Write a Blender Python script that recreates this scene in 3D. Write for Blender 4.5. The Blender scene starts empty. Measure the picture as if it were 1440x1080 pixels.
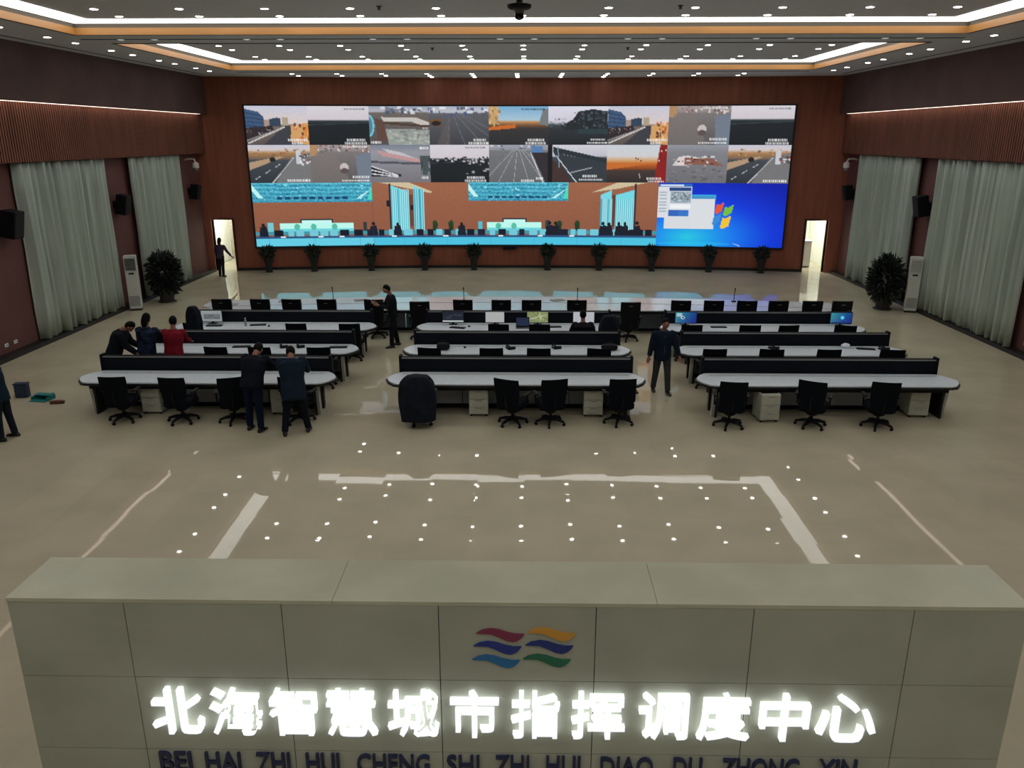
import bpy, bmesh, math, random
import numpy as np
from mathutils import Vector, Matrix, Euler
random.seed(7)
R = math.radians
SC = bpy.context.scene
COL = SC.collection

# ------------------------------------------------------------------ camera, world, exposure
CAM_H = 5.6
cd = bpy.data.cameras.new('camera')
cd.sensor_width = 36.0
cd.lens = 1125.0 / 1440.0 * 36.0
cd.clip_end = 200
cam = bpy.data.objects.new('camera', cd)
COL.objects.link(cam)
cam.location = (0, 0, CAM_H)
cam.rotation_euler = (R(90 - 17.165), 0, R(0.973))
SC.camera = cam
w = bpy.data.worlds.new('world')
SC.world = w
w.use_nodes = True
w.node_tree.nodes['Background'].inputs[0].default_value = (0.5, 0.55, 0.6, 1)
w.node_tree.nodes['Background'].inputs[1].default_value = 0.02
vs = SC.view_settings
vs.view_transform = 'Standard'
vs.look = 'None'
vs.gamma = 1.0
vs.use_curve_mapping = False
vs.exposure = 0.15
COVE_L = 2.8          # radiance of the cove strips
DOWN_L = 24.0         # radiance of the downlight lenses
LEDGE_L = 2.0
SIGN_L = 0.95
SCREEN_L = 0.92
CORR_L = 9.0
SC.cycles.use_denoising = True
SC.cycles.max_bounces = 8
SC.cycles.diffuse_bounces = 4
SC.cycles.glossy_bounces = 4
SC.cycles.caustics_reflective = False
SC.cycles.caustics_refractive = False
SC.cycles.sample_clamp_indirect = 6.0

# ------------------------------------------------------------------ materials
def lin(c):
    c = c / 255.0
    return c / 12.92 if c <= 0.04045 else ((c + 0.055) / 1.055) ** 2.4
def rgb(t):
    return (lin(t[0]), lin(t[1]), lin(t[2]), 1.0)
MATS = {}
def mat(name, col, rough=0.6, metal=0.0, spec=0.5, var=0.0, scale=(8, 8, 8), emit=None, estr=0.0):
    if name in MATS:
        return MATS[name]
    m = bpy.data.materials.new(name)
    m.use_nodes = True
    nt = m.node_tree
    b = nt.nodes['Principled BSDF']
    b.inputs['Base Color'].default_value = rgb(col)
    b.inputs['Roughness'].default_value = rough
    b.inputs['Metallic'].default_value = metal
    b.inputs['Specular IOR Level'].default_value = spec
    if emit is not None:
        b.inputs['Emission Color'].default_value = rgb(emit)
        b.inputs['Emission Strength'].default_value = estr
    if var > 0:
        tc = nt.nodes.new('ShaderNodeTexCoord')
        mp = nt.nodes.new('ShaderNodeMapping')
        mp.inputs['Scale'].default_value = scale
        nz = nt.nodes.new('ShaderNodeTexNoise')
        nz.inputs['Scale'].default_value = 1.0
        nz.inputs['Detail'].default_value = 4
        rp = nt.nodes.new('ShaderNodeValToRGB')
        a, c = rgb(tuple(max(0, x * (1 - var)) for x in col)), rgb(tuple(min(255, x * (1 + var)) for x in col))
        rp.color_ramp.elements[0].color = a
        rp.color_ramp.elements[0].position = 0.3
        rp.color_ramp.elements[1].color = c
        rp.color_ramp.elements[1].position = 0.7
        nt.links.new(tc.outputs['Object'], mp.inputs['Vector'])
        nt.links.new(mp.outputs['Vector'], nz.inputs['Vector'])
        nt.links.new(nz.outputs['Fac'], rp.inputs['Fac'])
        nt.links.new(rp.outputs['Color'], b.inputs['Base Color'])
    MATS[name] = m
    return m

M_ceil = mat('ceiling_paint', (208, 209, 210), 0.9, var=0.01)
M_gold = mat('gold_trim', (158, 112, 58), 0.45, metal=0.0, var=0.06, scale=(0.6, 0.6, 3))
M_cove = mat('cove_light', (255, 255, 255), emit=(255, 252, 248), estr=COVE_L)
M_lens = mat('downlight_lens', (255, 255, 255), emit=(255, 250, 242), estr=DOWN_L)
M_dim = mat('dim_lens', (230, 235, 235), emit=(225, 235, 235), estr=0.45)
M_rim = mat('downlight_rim', (215, 215, 212), 0.5)
M_gap = mat('grey_reveal', (84, 78, 68), 0.9)
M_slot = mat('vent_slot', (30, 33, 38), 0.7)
M_ledge = mat('ledge_light', (255, 240, 230), emit=(255, 232, 214), estr=LEDGE_L)
M_wood = mat('brown_wall_panel', (142, 84, 66), 0.5, spec=0.3, var=0.07, scale=(6, 6, 0.5))
M_upper = mat('dark_upper_wall', (98, 78, 76), 0.8, spec=0.2, var=0.06, scale=(1, 1, 1))
M_rib = mat('ribbed_wood', (122, 80, 66), 0.6, spec=0.2, var=0.08, scale=(3, 3, 0.6))
M_lowwall = mat('maroon_wall', (106, 72, 68), 0.7, spec=0.2, var=0.05, scale=(1, 1, 1))
M_base = mat('dark_skirting', (30, 27, 27), 0.5)
M_curt = mat('sheer_curtain', (170, 182, 172), 0.9, spec=0.1, var=0.08, scale=(2, 9, 0.3))
M_black = mat('black_plastic', (15, 18, 23), 0.55, spec=.2, var=0.08)
M_panel = mat('black_screen_panel', (8, 15, 25), 0.55, spec=.15, var=0.1, scale=(2, 2, 4))
M_rail = mat('aluminium_rail', (150, 152, 150), 0.4, metal=0.6)
M_mesh = mat('chair_mesh', (12, 17, 25), 0.85, spec=0.12, var=0.15, scale=(40, 40, 40))
M_leather = mat('black_leather', (13, 17, 24), 0.5, spec=0.2, var=0.1)
M_white = mat('white_laminate', (226, 238, 248), 0.25, var=0.02)
M_white2 = mat('white_gloss_laminate', (226, 238, 248), 0.12, var=0.02)
M_edge = mat('dark_edge_band', (28, 28, 30), 0.5)
M_grey = mat('grey_modesty_board', (166, 174, 180), 0.6, var=0.05, scale=(1, 1, 1))
M_legw = mat('pale_grey_leg', (170, 174, 166), 0.45)
M_ped = mat('pedestal_white', (188, 192, 178), 0.45, var=0.03)
M_ac = mat('white_appliance', (196, 200, 194), 0.4, var=0.02)
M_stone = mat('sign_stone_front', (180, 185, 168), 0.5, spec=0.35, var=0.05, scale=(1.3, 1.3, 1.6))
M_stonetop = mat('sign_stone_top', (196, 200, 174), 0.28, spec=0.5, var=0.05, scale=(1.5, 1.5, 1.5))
M_joint = mat('dark_joint', (40, 42, 40), 0.8)
M_char = mat('lit_white_acrylic', (255, 255, 255), emit=(246, 250, 255), estr=SIGN_L)
M_face = mat('lit_letter_face', (255, 255, 255), emit=(240, 244, 255), estr=0.82)
M_navy = mat('navy_letter', (38, 46, 84), 0.4)
M_leaf = mat('dark_leaf', (20, 32, 26), 0.6, var=0.25, scale=(3, 3, 3))
M_leaf2 = mat('plant_leaf', (26, 42, 30), 0.6, var=0.25, scale=(6, 6, 6))
M_pot = mat('dark_pot', (26, 29, 32), 0.5, var=0.08)
M_pot2 = mat('grey_pot', (46, 46, 44), 0.6, var=0.08)
M_soil = mat('soil', (40, 32, 26), 0.95, var=0.2, scale=(20, 20, 20))
M_skin = mat('skin', (150, 108, 90), 0.6, spec=0.3)
M_hair = mat('black_hair', (8, 8, 10), 0.6, spec=0.12)
M_shoe = mat('black_shoe', (18, 18, 20), 0.4)
M_dark = mat('dark_feature', (28, 20, 20), 0.5)
M_lip = mat('lip', (120, 70, 66), 0.6)
M_bright = mat('bright_corridor_wall', (222, 224, 216), 0.7, var=0.02)
M_corl = mat('corridor_lamp', (255, 255, 250), emit=(255, 253, 242), estr=CORR_L)

def floor_mat():
    m = bpy.data.materials.new('polished_floor_tile')
    m.use_nodes = True
    nt = m.node_tree
    N, L = nt.nodes, nt.links
    b = N['Principled BSDF']
    geo = N.new('ShaderNodeNewGeometry')
    sc_ = N.new('ShaderNodeVectorMath'); sc_.operation = 'SCALE'; sc_.inputs['Scale'].default_value = 1 / 0.8
    L.new(geo.outputs['Position'], sc_.inputs[0])
    fl = N.new('ShaderNodeVectorMath'); fl.operation = 'FLOOR'
    L.new(sc_.outputs[0], fl.inputs[0])
    sx = N.new('ShaderNodeVectorMath'); sx.operation = 'MULTIPLY'; sx.inputs[1].default_value = (1, 1, 0)
    L.new(fl.outputs[0], sx.inputs[0])
    wn = N.new('ShaderNodeTexWhiteNoise'); wn.noise_dimensions = '3D'
    L.new(sx.outputs[0], wn.inputs['Vector'])
    sub = N.new('ShaderNodeVectorMath'); sub.operation = 'SUBTRACT'; sub.inputs[1].default_value = (0.5, 0.5, 0.5)
    L.new(wn.outputs['Color'], sub.inputs[0])
    mul = N.new('ShaderNodeVectorMath'); mul.operation = 'MULTIPLY'; mul.inputs[1].default_value = (0.005, 0.006, 0)
    L.new(sub.outputs[0], mul.inputs[0])
    nz = N.new('ShaderNodeTexNoise'); nz.inputs['Scale'].default_value = 0.55; nz.inputs['Detail'].default_value = 1.0
    L.new(geo.outputs['Position'], nz.inputs['Vector'])
    s2 = N.new('ShaderNodeVectorMath'); s2.operation = 'SUBTRACT'; s2.inputs[1].default_value = (0.5, 0.5, 0.5)
    L.new(nz.outputs['Color'], s2.inputs[0])
    m2 = N.new('ShaderNodeVectorMath'); m2.operation = 'MULTIPLY'; m2.inputs[1].default_value = (0.006, 0.006, 0)
    L.new(s2.outputs[0], m2.inputs[0])
    a1 = N.new('ShaderNodeVectorMath'); a1.operation = 'ADD'
    L.new(mul.outputs[0], a1.inputs[0]); L.new(m2.outputs[0], a1.inputs[1])
    a2 = N.new('ShaderNodeVectorMath'); a2.operation = 'ADD'; a2.inputs[1].default_value = (0, 0, 1)
    L.new(a1.outputs[0], a2.inputs[0])
    nm = N.new('ShaderNodeVectorMath'); nm.operation = 'NORMALIZE'
    L.new(a2.outputs[0], nm.inputs[0])
    L.new(nm.outputs[0], b.inputs['Normal'])
    nb = N.new('ShaderNodeTexNoise'); nb.inputs['Scale'].default_value = 0.9; nb.inputs['Detail'].default_value = 5
    L.new(geo.outputs['Position'], nb.inputs['Vector'])
    mx = N.new('ShaderNodeMath'); mx.operation = 'MULTIPLY_ADD'; mx.inputs[1].default_value = 0.12
    L.new(wn.outputs['Value'], mx.inputs[0]); L.new(nb.outputs['Fac'], mx.inputs[2])
    rp = N.new('ShaderNodeValToRGB')
    rp.color_ramp.elements[0].position = 0.35; rp.color_ramp.elements[0].color = rgb(FLOOR_A)
    rp.color_ramp.elements[1].position = 0.8; rp.color_ramp.elements[1].color = rgb(FLOOR_B)
    L.new(mx.outputs[0], rp.inputs['Fac'])
    L.new(rp.outputs['Color'], b.inputs['Base Color'])
    b.inputs['Roughness'].default_value = 0.02
    b.inputs['Specular IOR Level'].default_value = 0.2
    return m
FLOOR_A, FLOOR_B = (184, 178, 155), (199, 192, 168)
M_floor = floor_mat()

# ------------------------------------------------------------------ mesh helpers
class MB:
    def __init__(s):
        s.v, s.f, s.mi = [], [], []
        s.cur = 0
    def add(s, vs_, fs_):
        o = len(s.v)
        s.v.extend([tuple(p) for p in vs_])
        for f in fs_:
            s.f.append(tuple(i + o for i in f)); s.mi.append(s.cur)
        return s
    def box(s, x0, x1, y0, y1, z0, z1, mtx=None):
        P = [Vector((x, y, z)) for x in (x0, x1) for y in (y0, y1) for z in (z0, z1)]
        if mtx is not None:
            P = [mtx @ p for p in P]
        return s.add(P, [(0, 1, 3, 2), (4, 6, 7, 5), (0, 4, 5, 1), (2, 3, 7, 6), (0, 2, 6, 4), (1, 5, 7, 3)])
    def prism(s, poly, a, b, axis='z'):
        n = len(poly)
        def pt(u, v, w_):
            return {'z': (u, v, w_), 'y': (u, w_, v), 'x': (w_, u, v)}[axis]
        V = [pt(u, v, a) for u, v in poly] + [pt(u, v, b) for u, v in poly]
        F = [tuple(range(n))[::-1], tuple(range(n, 2 * n))] + [(i, (i + 1) % n, n + (i + 1) % n, n + i) for i in range(n)]
        return s.add(V, F)
    def loft(s, rings, cap=True, cap0=None, cap1=None):
        n = len(rings[0]); V = [p for r in rings for p in r]; F = []
        for k in range(len(rings) - 1):
            for i in range(n):
                j = (i + 1) % n
                F.append((k * n + i, k * n + j, (k + 1) * n + j, (k + 1) * n + i))
        if (cap if cap0 is None else cap0): F.append(tuple(range(n))[::-1])
        if (cap if cap1 is None else cap1): F.append(tuple(range((len(rings) - 1) * n, len(rings) * n)))
        return s.add(V, F)
    def tube(s, pts, rad, n=8, cap=True):
        pts = [Vector(p) for p in pts]
        if not hasattr(rad, '__len__'): rad = [rad] * len(pts)
        rings = []
        for i, p in enumerate(pts):
            d = (pts[min(i + 1, len(pts) - 1)] - pts[max(i - 1, 0)]).normalized()
            a = d.orthogonal().normalized() if i == 0 else (pa - d * pa.dot(d)).normalized()
            pa = a; c = d.cross(a)
            rings.append([p + (a * math.cos(t) + c * math.sin(t)) * rad[i] for t in [2 * math.pi * k / n for k in range(n)]])
        return s.loft(rings, cap)
    def lathe(s, prof, n=16, c=(0, 0, 0), cap=True):
        return s.loft([[(c[0] + r * math.cos(2 * math.pi * k / n), c[1] + r * math.sin(2 * math.pi * k / n), c[2] + z) for k in range(n)] for r, z in prof], cap)
    def sphere(s, c, r, mtx=None, nu=14, nv=9, fn=None):
        rings = []
        for j in range(nv + 1):
            ph = -math.pi / 2 + math.pi * (0.02 + 0.96 * j / nv)
            ring = []
            for i in range(nu):
                t = 2 * math.pi * i / nu
                p = Vector((math.cos(ph) * math.cos(t), math.cos(ph) * math.sin(t), math.sin(ph)))
                if fn: p = fn(p)
                p = Vector((p.x * r[0], p.y * r[1], p.z * r[2]))
                if mtx is not None: p = mtx @ p
                ring.append(p + Vector(c))
            rings.append(ring)
        return s.loft(rings)
    def mesh(s, name, mats, smooth=False):
        me = bpy.data.meshes.new(name)
        me.from_pydata(s.v, [], s.f)
        for m in (mats if isinstance(mats, (list, tuple)) else [mats]): me.materials.append(m)
        me.polygons.foreach_set('material_index', s.mi)
        if smooth: me.polygons.foreach_set('use_smooth', [True] * len(s.f))
        bm = bmesh.new(); bm.from_mesh(me); bmesh.ops.recalc_face_normals(bm, faces=bm.faces); bm.to_mesh(me); bm.free()
        if smooth:
            me.set_sharp_from_angle(angle=R(42))
        me.update()
        return me
    def build(s, name, mats, parent=None, smooth=False, bevel=0, loc=None, rotz=None):
        o = bpy.data.objects.new(name, s.mesh(name, mats, smooth))
        COL.objects.link(o)
        if parent is not None: o.parent = parent
        if loc is not None: o.location = loc
        if rotz is not None: o.rotation_euler = (0, 0, rotz)
        if bevel:
            b = o.modifiers.new('bevel', 'BEVEL'); b.width = bevel; b.segments = 2; b.limit_method = 'ANGLE'
        return o

def tag(o, label=None, cat=None, group=None, kind=None):
    if label: o['label'] = label
    if cat: o['category'] = cat
    if group: o['group'] = group
    if kind: o['kind'] = kind
    return o
def thing(name, label, cat, loc=(0, 0, 0), rotz=0, group=None):
    o = bpy.data.objects.new(name, None)
    COL.objects.link(o)
    o.empty_display_size = 0.2
    o.location = loc; o.rotation_euler = (0, 0, rotz)
    return tag(o, label, cat, group)
def struct(o):
    return tag(o, kind='structure')
def kids(o):
    return KIDS.get(o.name) or [c for c in COL.objects if c.parent == o]
KIDS = {}
def dup(root, loc, rotz=0, label=None, group=None):
    if root.name not in KIDS: KIDS[root.name] = [c for c in COL.objects if c.parent == root]
    r = root.copy(); COL.objects.link(r)
    r.location = loc; r.rotation_euler = (0, 0, rotz)
    if label: r['label'] = label
    if group: r['group'] = group
    for ch in KIDS[root.name]:
        if ch.name not in KIDS: KIDS[ch.name] = [c for c in COL.objects if c.parent == ch]
        c = ch.copy(); COL.objects.link(c); c.parent = r
        for g in KIDS[ch.name]:
            d = g.copy(); COL.objects.link(d); d.parent = c
    return r
ORD = ['first', 'second', 'third', 'fourth', 'fifth', 'sixth', 'seventh', 'eighth', 'ninth', 'tenth', 'eleventh',
       'twelfth', 'thirteenth', 'fourteenth', 'fifteenth', 'sixteenth', 'seventeenth', 'eighteenth']
def nth(k, n):
    if k == 0: return 'leftmost'
    if k == n - 1: return 'rightmost'
    if n % 2 and k == n // 2: return 'middle'
    return ORD[k] + ' from the left' if k < n / 2 else ORD[n - 1 - k] + ' from the right'

# ------------------------------------------------------------------ the room shell
CX = -0.2
XL, XR = -13.76, 13.36            # lower side walls
UL, UR = -13.2, 12.8              # upper side walls
Z1, Z2 = 7.96, 8.22               # soffit, coffer top
YB = -11.0
def wallY(x):
    return 35.8 - (x - CX) ** 2 / 150.0
struct(MB().box(XL - .3, XR + .3, YB, 39.5, -.2, 0).build('floor', M_floor))
# coffers
CF = [('rear', -9.25, -0.55), ('near', 1.4, 10.1), ('middle', 12.05, 20.75), ('far', 22.7, 31.4)]
KX0, KX1 = -10.9, 10.45
mb = MB()
def slab(x0, x1, y0, y1): mb.box(x0, x1, y0, y1, Z1, Z1 + .1)
slab(XL - .3, KX0, YB, 37); slab(KX1, XR + .3, YB, 37)
ys = [YB] + [v for c in CF for v in c[1:]] + [37]
for i in range(0, len(ys), 2): slab(KX0, KX1, ys[i], ys[i + 1])
for c in CF: mb.box(KX0 - .2, KX1 + .2, c[1] - .2, c[2] + .2, Z2, Z2 + .1)
struct(mb.build('ceiling', M_ceil))
ntrim = 0
def trim(mbx, m):
    global ntrim
    ntrim += 1
    return struct(mbx.build('trim_%d' % ntrim, m))
for nm_, y0, y1 in CF:
    g = MB(); t = .03
    zt_ = Z2 - .115
    g.box(KX0, KX0 + t, y0, y1, Z1 - .012, zt_); g.box(KX1 - t, KX1, y0, y1, Z1 - .012, zt_)
    g.box(KX0 + t, KX1 - t, y0, y0 + t, Z1 - .012, zt_); g.box(KX0 + t, KX1 - t, y1 - t, y1, Z1 - .012, zt_)
    trim(g, M_gold)
    g = MB()
    for (a, b, c_, d) in ((KX0, KX0 + .012, y0, y1), (KX1 - .012, KX1, y0, y1), (KX0, KX1, y0, y0 + .012), (KX0, KX1, y1 - .012, y1)):
        g.box(a, b, c_, d, zt_ + .002, Z2)
    trim(g, M_gap)
    g = MB()
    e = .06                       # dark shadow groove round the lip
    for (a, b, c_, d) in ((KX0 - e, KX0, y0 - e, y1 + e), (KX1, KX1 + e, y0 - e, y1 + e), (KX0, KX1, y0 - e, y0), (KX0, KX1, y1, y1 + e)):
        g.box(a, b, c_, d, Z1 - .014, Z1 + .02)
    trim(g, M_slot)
    s = MB(); i_, w_ = .05, .62
    z0, z1 = Z2 - .022, Z2 - .004
    X0, X1, Y0, Y1 = KX0 + i_, KX1 - i_, y0 + i_, y1 - i_
    s.box(X0, X0 + w_, Y0, Y1, z0, z1); s.box(X1 - w_, X1, Y0, Y1, z0, z1)
    s.box(X0 + w_, X1 - w_, Y0, Y0 + w_, z0, z1); s.box(X0 + w_, X1 - w_, Y1 - w_, Y1, z0, z1)
    tag(s.build('cove_light', M_cove), 'white rectangular cove light strip inside the gold edge of the %s ceiling coffer' %
        {'rear': 'rearmost', 'near': 'nearest overhead', 'middle': 'nearer visible', 'far': 'farther'}[nm_], 'ceiling light')

# downlights
def downlight_mesh(lens):
    m = MB()
    n = 16; r0, r1 = .076, .1
    m.cur = 1
    m.lathe([(r1, -.012), (r1, .0)], n); m.cur = 0
    m.lathe([(r0, -.018), (r0, -.0125)], n)
    return m.mesh('recessed_downlight', [lens, M_rim])
dl_me, dm_me = downlight_mesh(M_lens), downlight_mesh(M_dim)
def put_down(x, y, z, label, group, me=None):
    o = bpy.data.objects.new('recessed_downlight', me or dl_me)
    COL.objects.link(o); o.location = (x, y, z)
    return tag(o, label, 'ceiling light', group)
DX = 1.83
rowname = {'far': ['front row', 'second row', 'third row', 'back row'],
           'middle': ['front row', 'second row', 'third row', 'back row']}
for nm_, rows in (('middle', (15.15, 16.3, 18.55, 19.65)), ('far', (25.8, 26.95, 29.2, 30.25))):
    for j, y in enumerate(rows):
        for k in range(11):
            put_down(-.1 + DX * (k - 5), y, Z2, 'round downlight, %s of the %s in the %s ceiling coffer' %
                     (nth(k, 11), rowname[nm_][j], 'farther' if nm_ == 'far' else 'nearer'),
                     'downlights in the %s coffer' % nm_)
for y in (8.0, 9.0):
    for k in range(5):
        put_down(-.1 + 3.66 * (k - 2), y, Z2, 'round downlight, %s of the %s row in the coffer overhead' % (nth(k, 5), 'first' if y < 8.5 else 'second'), 'downlights overhead')
for s_, X in (('left', -11.84), ('right', 11.32)):
    yy = (18.1, 19.3, 21.2, 22.5, 24.4, 25.7, 27.5, 28.7, 30.5, 31.8)
    for k, y in enumerate(yy):
        put_down(X, y, Z1, 'round downlight on the %s ceiling border, %s from the back wall' % (s_, ORD[len(yy) - 1 - k]), 'downlights along the %s ceiling border' % s_)
for j, y in enumerate((33.3, 34.25)):
    for k in range(11):
        put_down(-.37 + 1.76 * (k - 5), y, Z1, 'round downlight, %s of the %s row above the screen' % (nth(k, 11), 'first' if j == 0 else 'second'), 'downlights above the screen')
for k in range(5):
    put_down(-.37 + 1.76 * (k - 2), 35.1, Z1, 'round downlight right against the wall above the screen, %s' % nth(k, 5), 'downlights above the screen')
for k in range(7):
    for q in (-1, 1):
        put_down(-.24 + 3.2 * (k - 3) + q * .43, 21.75, Z1, 'dim round light in the ceiling slot, %s one of the %s pair' %
                 ('left' if q < 0 else 'right', nth(k, 7)), 'dim lights in the ceiling slot', dm_me)
tag(MB().box(-11.3, 10.9, 21.70, 21.80, Z1 - .008, Z1 - .001).build('slot_vent', M_slot), 'long dark slot vent across the ceiling between the two coffers', 'air vent')
tag(MB().box(-11.0, 10.6, 32.35, 32.43, Z1 - .008, Z1 - .001).build('slot_vent', M_slot), 'long dark slot vent across the ceiling in front of the screen wall', 'air vent')
for s_, X in (('left', -12.75), ('right', 12.3)):
    tag(MB().box(X - .03, X + .03, 14, 33.5, Z1 - .008, Z1 - .001).build('slot_vent', M_slot), 'long thin dark slot vent along the %s ceiling border' % s_, 'air vent')

# side walls
def side(sgn, nm_, XU, XW):
    o = -sgn                      # towards the outside is sgn
    m = MB()
    x1, x2 = sorted((XU, XW + sgn * .4)); m.cur = 0
    m.box(x1, x2, YB, 36.5, 6.56, Z1)
    fa, fb = sorted((XU, XU + sgn * .02)); m.box(fa, fb, YB, 36.5, 6.49, 6.56)
    m.cur = 1
    xr = XU + sgn * .24
    xa, xb = sorted((xr, XW + sgn * .4)); m.box(xa, xb, YB, 36.5, 4.95, 6.6)
    m.cur = 2
    xa, xb = sorted((XW, XW + sgn * .4)); m.box(xa, xb, YB, 34.8, 0, 4.95)
    wall = m.build('wall_' + nm_, [M_upper, M_rib, M_lowwall]); struct(wall)
    rb = MB(); p = .11
    y = 12.0
    while y < 34.6:
        xa, xb = sorted((xr, xr - sgn * .035)); rb.box(xa, xb, y, y + .06, 4.95, 6.56)
        y += p
    trim(rb, M_rib)
    xa, xb = sorted((XU + sgn * .02, XU + sgn * .16))
    tag(MB().box(xa, xb, 13, 34.0, 6.484, 6.55).build('ledge_light', M_ledge), 'thin warm light strip along the top of the ribbed %s wall' % nm_, 'wall light')
    xa, xb = sorted((XW, XW - sgn * .3))
    struct(MB().box(xa, xb, 8, 34.55, 0, .11).build('baseboard_' + nm_, M_base))
side(-1, 'left', UL, XL)
side(1, 'right', UR, XR)
# curved back wall with two doorways
DOORS = [(-13.5, -12.62), (11.95, 12.85)]
DH = 2.2
def arcwall(m, xa, xb, z0, z1, d0=0.0, d1=.25, n=None):
    n = n or max(1, int((xb - xa) / .9))
    for i in range(n):
        a, b = xa + (xb - xa) * i / n, xa + (xb - xa) * (i + 1) / n
        V = [(x, wallY(x) + d, z) for x in (a, b) for d in (d0, d1) for z in (z0, z1)]
        m.add(V, [(0, 1, 3, 2), (4, 6, 7, 5), (0, 4, 5, 1), (2, 3, 7, 6), (0, 2, 6, 4), (1, 5, 7, 3)])
m = MB()
arcwall(m, XL - .3, XR + .3, DH, Z1 + .05)
arcwall(m, XL - .3, DOORS[0][0], 0, DH); arcwall(m, DOORS[0][1], DOORS[1][0], 0, DH); arcwall(m, DOORS[1][1], XR + .3, 0, DH)
struct(m.build('wall_back', M_wood))
m = MB(); arcwall(m, DOORS[0][1], DOORS[1][0], 0, .12, -.03, 0); struct(m.build('baseboard_back', M_base))
m = MB(); m.box(XL - .4, XR + .4, YB - .2, YB, 0, Z1 + .3); struct(m.build('wall_rear', M_lowwall))
# corridors behind the doorways
for i, (a, b) in enumerate(DOORS):
    y = wallY((a + b) / 2)
    m = MB()
    for xx in (a - .06, b):
        m.box(xx, xx + .06, y - .03, y + .26, 0, DH + .06)
    m.box(a, b, y - .03, y + .26, DH, DH + .06)
    struct(m.build('door_%d' % (i + 1), mat('door_frame', (58, 36, 30), .5)))
    m = MB()
    m.box(a - .7, a - .6, y + .3, 38.6, 0, 2.6); m.box(b + .6, b + .7, y + .3, 38.6, 0, 2.6)
    m.box(a - .7, b + .7, 38.6, 38.7, 0, 2.6); m.box(a - .7, b + .7, y + .3, 38.7, 2.6, 2.7)
    struct(m.build('wall_corridor_%s' % ('left' if i == 0 else 'right'), M_bright))
    tag(MB().box(a - .2, b + .2, y + .9, 37.6, 2.56, 2.598).build('corridor_lamp', M_corl), 'bright lamp lighting the corridor behind the %s doorway' % ('left', 'right')[i], 'ceiling light')
# corridor contents
t = thing('corridor_cabinet', 'white cabinet standing in the corridor seen through the right doorway', 'cabinet', (12.52, 36.3, 0))
MB().box(-.22, .22, -.2, .2, .05, 1.15).build('body', M_ac, t, bevel=.01)
MB().box(-.2, .2, -.18, .18, 0, .05).build('plinth', M_base, t)
MB().box(-.24, .24, -.22, .22, 1.15, 1.19).build('top', M_white, t)
t = thing('corridor_cabinet', 'pale cupboard standing in the corridor behind the left doorway', 'cabinet', (-12.66, 36.4, 0))
MB().box(-.22, .22, -.2, .2, .05, 1.25).build('body', mat('pale_cupboard', (180, 190, 172), .5), t, bevel=.01)
MB().box(-.2, .2, -.18, .18, 0, .05).build('plinth', M_base, t)
tag(MB().box(-.32, .32, -.03, .03, 0, 2.1).build('hanging_curtain', mat('corridor_drape', (168, 160, 140), .9, var=.1), loc=(-13.35, 37.2, .25)), 'brownish hanging drape in the corridor behind the left doorway', 'curtain')

# curtains
def curtain(y0, y1, X, sgn, label):
    n = int((y1 - y0) / .045)
    rnd = random.Random(int(y0 * 10 + X))
    ph = [rnd.uniform(0, 6.28) for _ in range(4)]
    rows = 7; V = []; F = []
    for j in range(rows):
        z = .13 + (4.93 - .13) * j / (rows - 1)
        for i in range(n + 1):
            u = y0 + (y1 - y0) * i / n
            a = .055 * math.sin(u * 17 + ph[0] + .7 * math.sin(u * 2.3 + ph[1])) + .03 * math.sin(u * 7.3 + ph[2]) + .034 * math.sin(u * 31 + ph[3])
            V.append((X - sgn * (.17 + a * 1.45 * (1.1 - .25 * j / rows)), u + .02 * math.sin(z * 2 + u * 3), z))
    for j in range(rows - 1):
        for i in range(n):
            F.append((j * (n + 1) + i, j * (n + 1) + i + 1, (j + 1) * (n + 1) + i + 1, (j + 1) * (n + 1) + i))
    o = MB().add(V, F).build('curtain', M_curt, smooth=True)
    so = o.modifiers.new('solid', 'SOLIDIFY'); so.thickness = .006
    return tag(o, label, 'curtain', 'long pale curtains')
curtain(21.75, 26.3, XL, -1, 'long pale grey-green pleated curtain on the left wall, nearer the camera')
curtain(28.1, 32.4, XL, -1, 'long pale grey-green pleated curtain on the left wall, nearer the screen')
curtain(21.3, 26.5, XR, 1, 'long pale grey-green pleated curtain on the right wall, nearer the camera')
curtain(27.9, 33.0, XR, 1, 'long pale grey-green pleated curtain on the right wall, nearer the screen')

# wall speakers and cameras
def speaker(x, y, z, sgn, label, s=1.0, tilt=.2):
    t = thing('wall_speaker', label, 'loudspeaker', (x, y, z), group='black wall loudspeakers')
    a = sgn
    m = MB(); mt = Matrix.Translation((-a * .3 * s, 0, 0)) @ Matrix.Rotation(-a * tilt, 4, 'Y')
    m.box(-.17 * s, .17 * s, -.2 * s, .2 * s, -.32 * s, .32 * s, mt).build('cabinet', M_black, t, bevel=.01)
    m = MB(); m.box(-a * .17 * s - .012, -a * .17 * s + .012, -.17 * s, .17 * s, -.29 * s, .29 * s, mt).build('grille', mat('speaker_grille', (14, 15, 18), .8), t)
    m = MB(); m.box(min(0, -a * .2), max(0, -a * .2), -.04, .04, -.05, .05); m.box(min(0, -a * .03), max(0, -a * .03), -.09, .09, -.12, .12); m.build('bracket', M_black, t)
speaker(XL, 21.0, 3.42, -1, 'black loudspeaker on the left wall at the edge of the view', 1.1)
speaker(XL, 27.1, 3.44, -1, 'black loudspeaker on the left wall between the two curtains', 1.0)
speaker(XL, 33.3, 3.46, -1, 'black loudspeaker on the left wall below the white camera', .9)
speaker(XR, 27.2, 3.42, 1, 'black loudspeaker on the right wall between the two curtains', 1.05)
speaker(XR, 33.6, 3.44, 1, 'black loudspeaker on the right wall below the white camera', .9)
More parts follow.
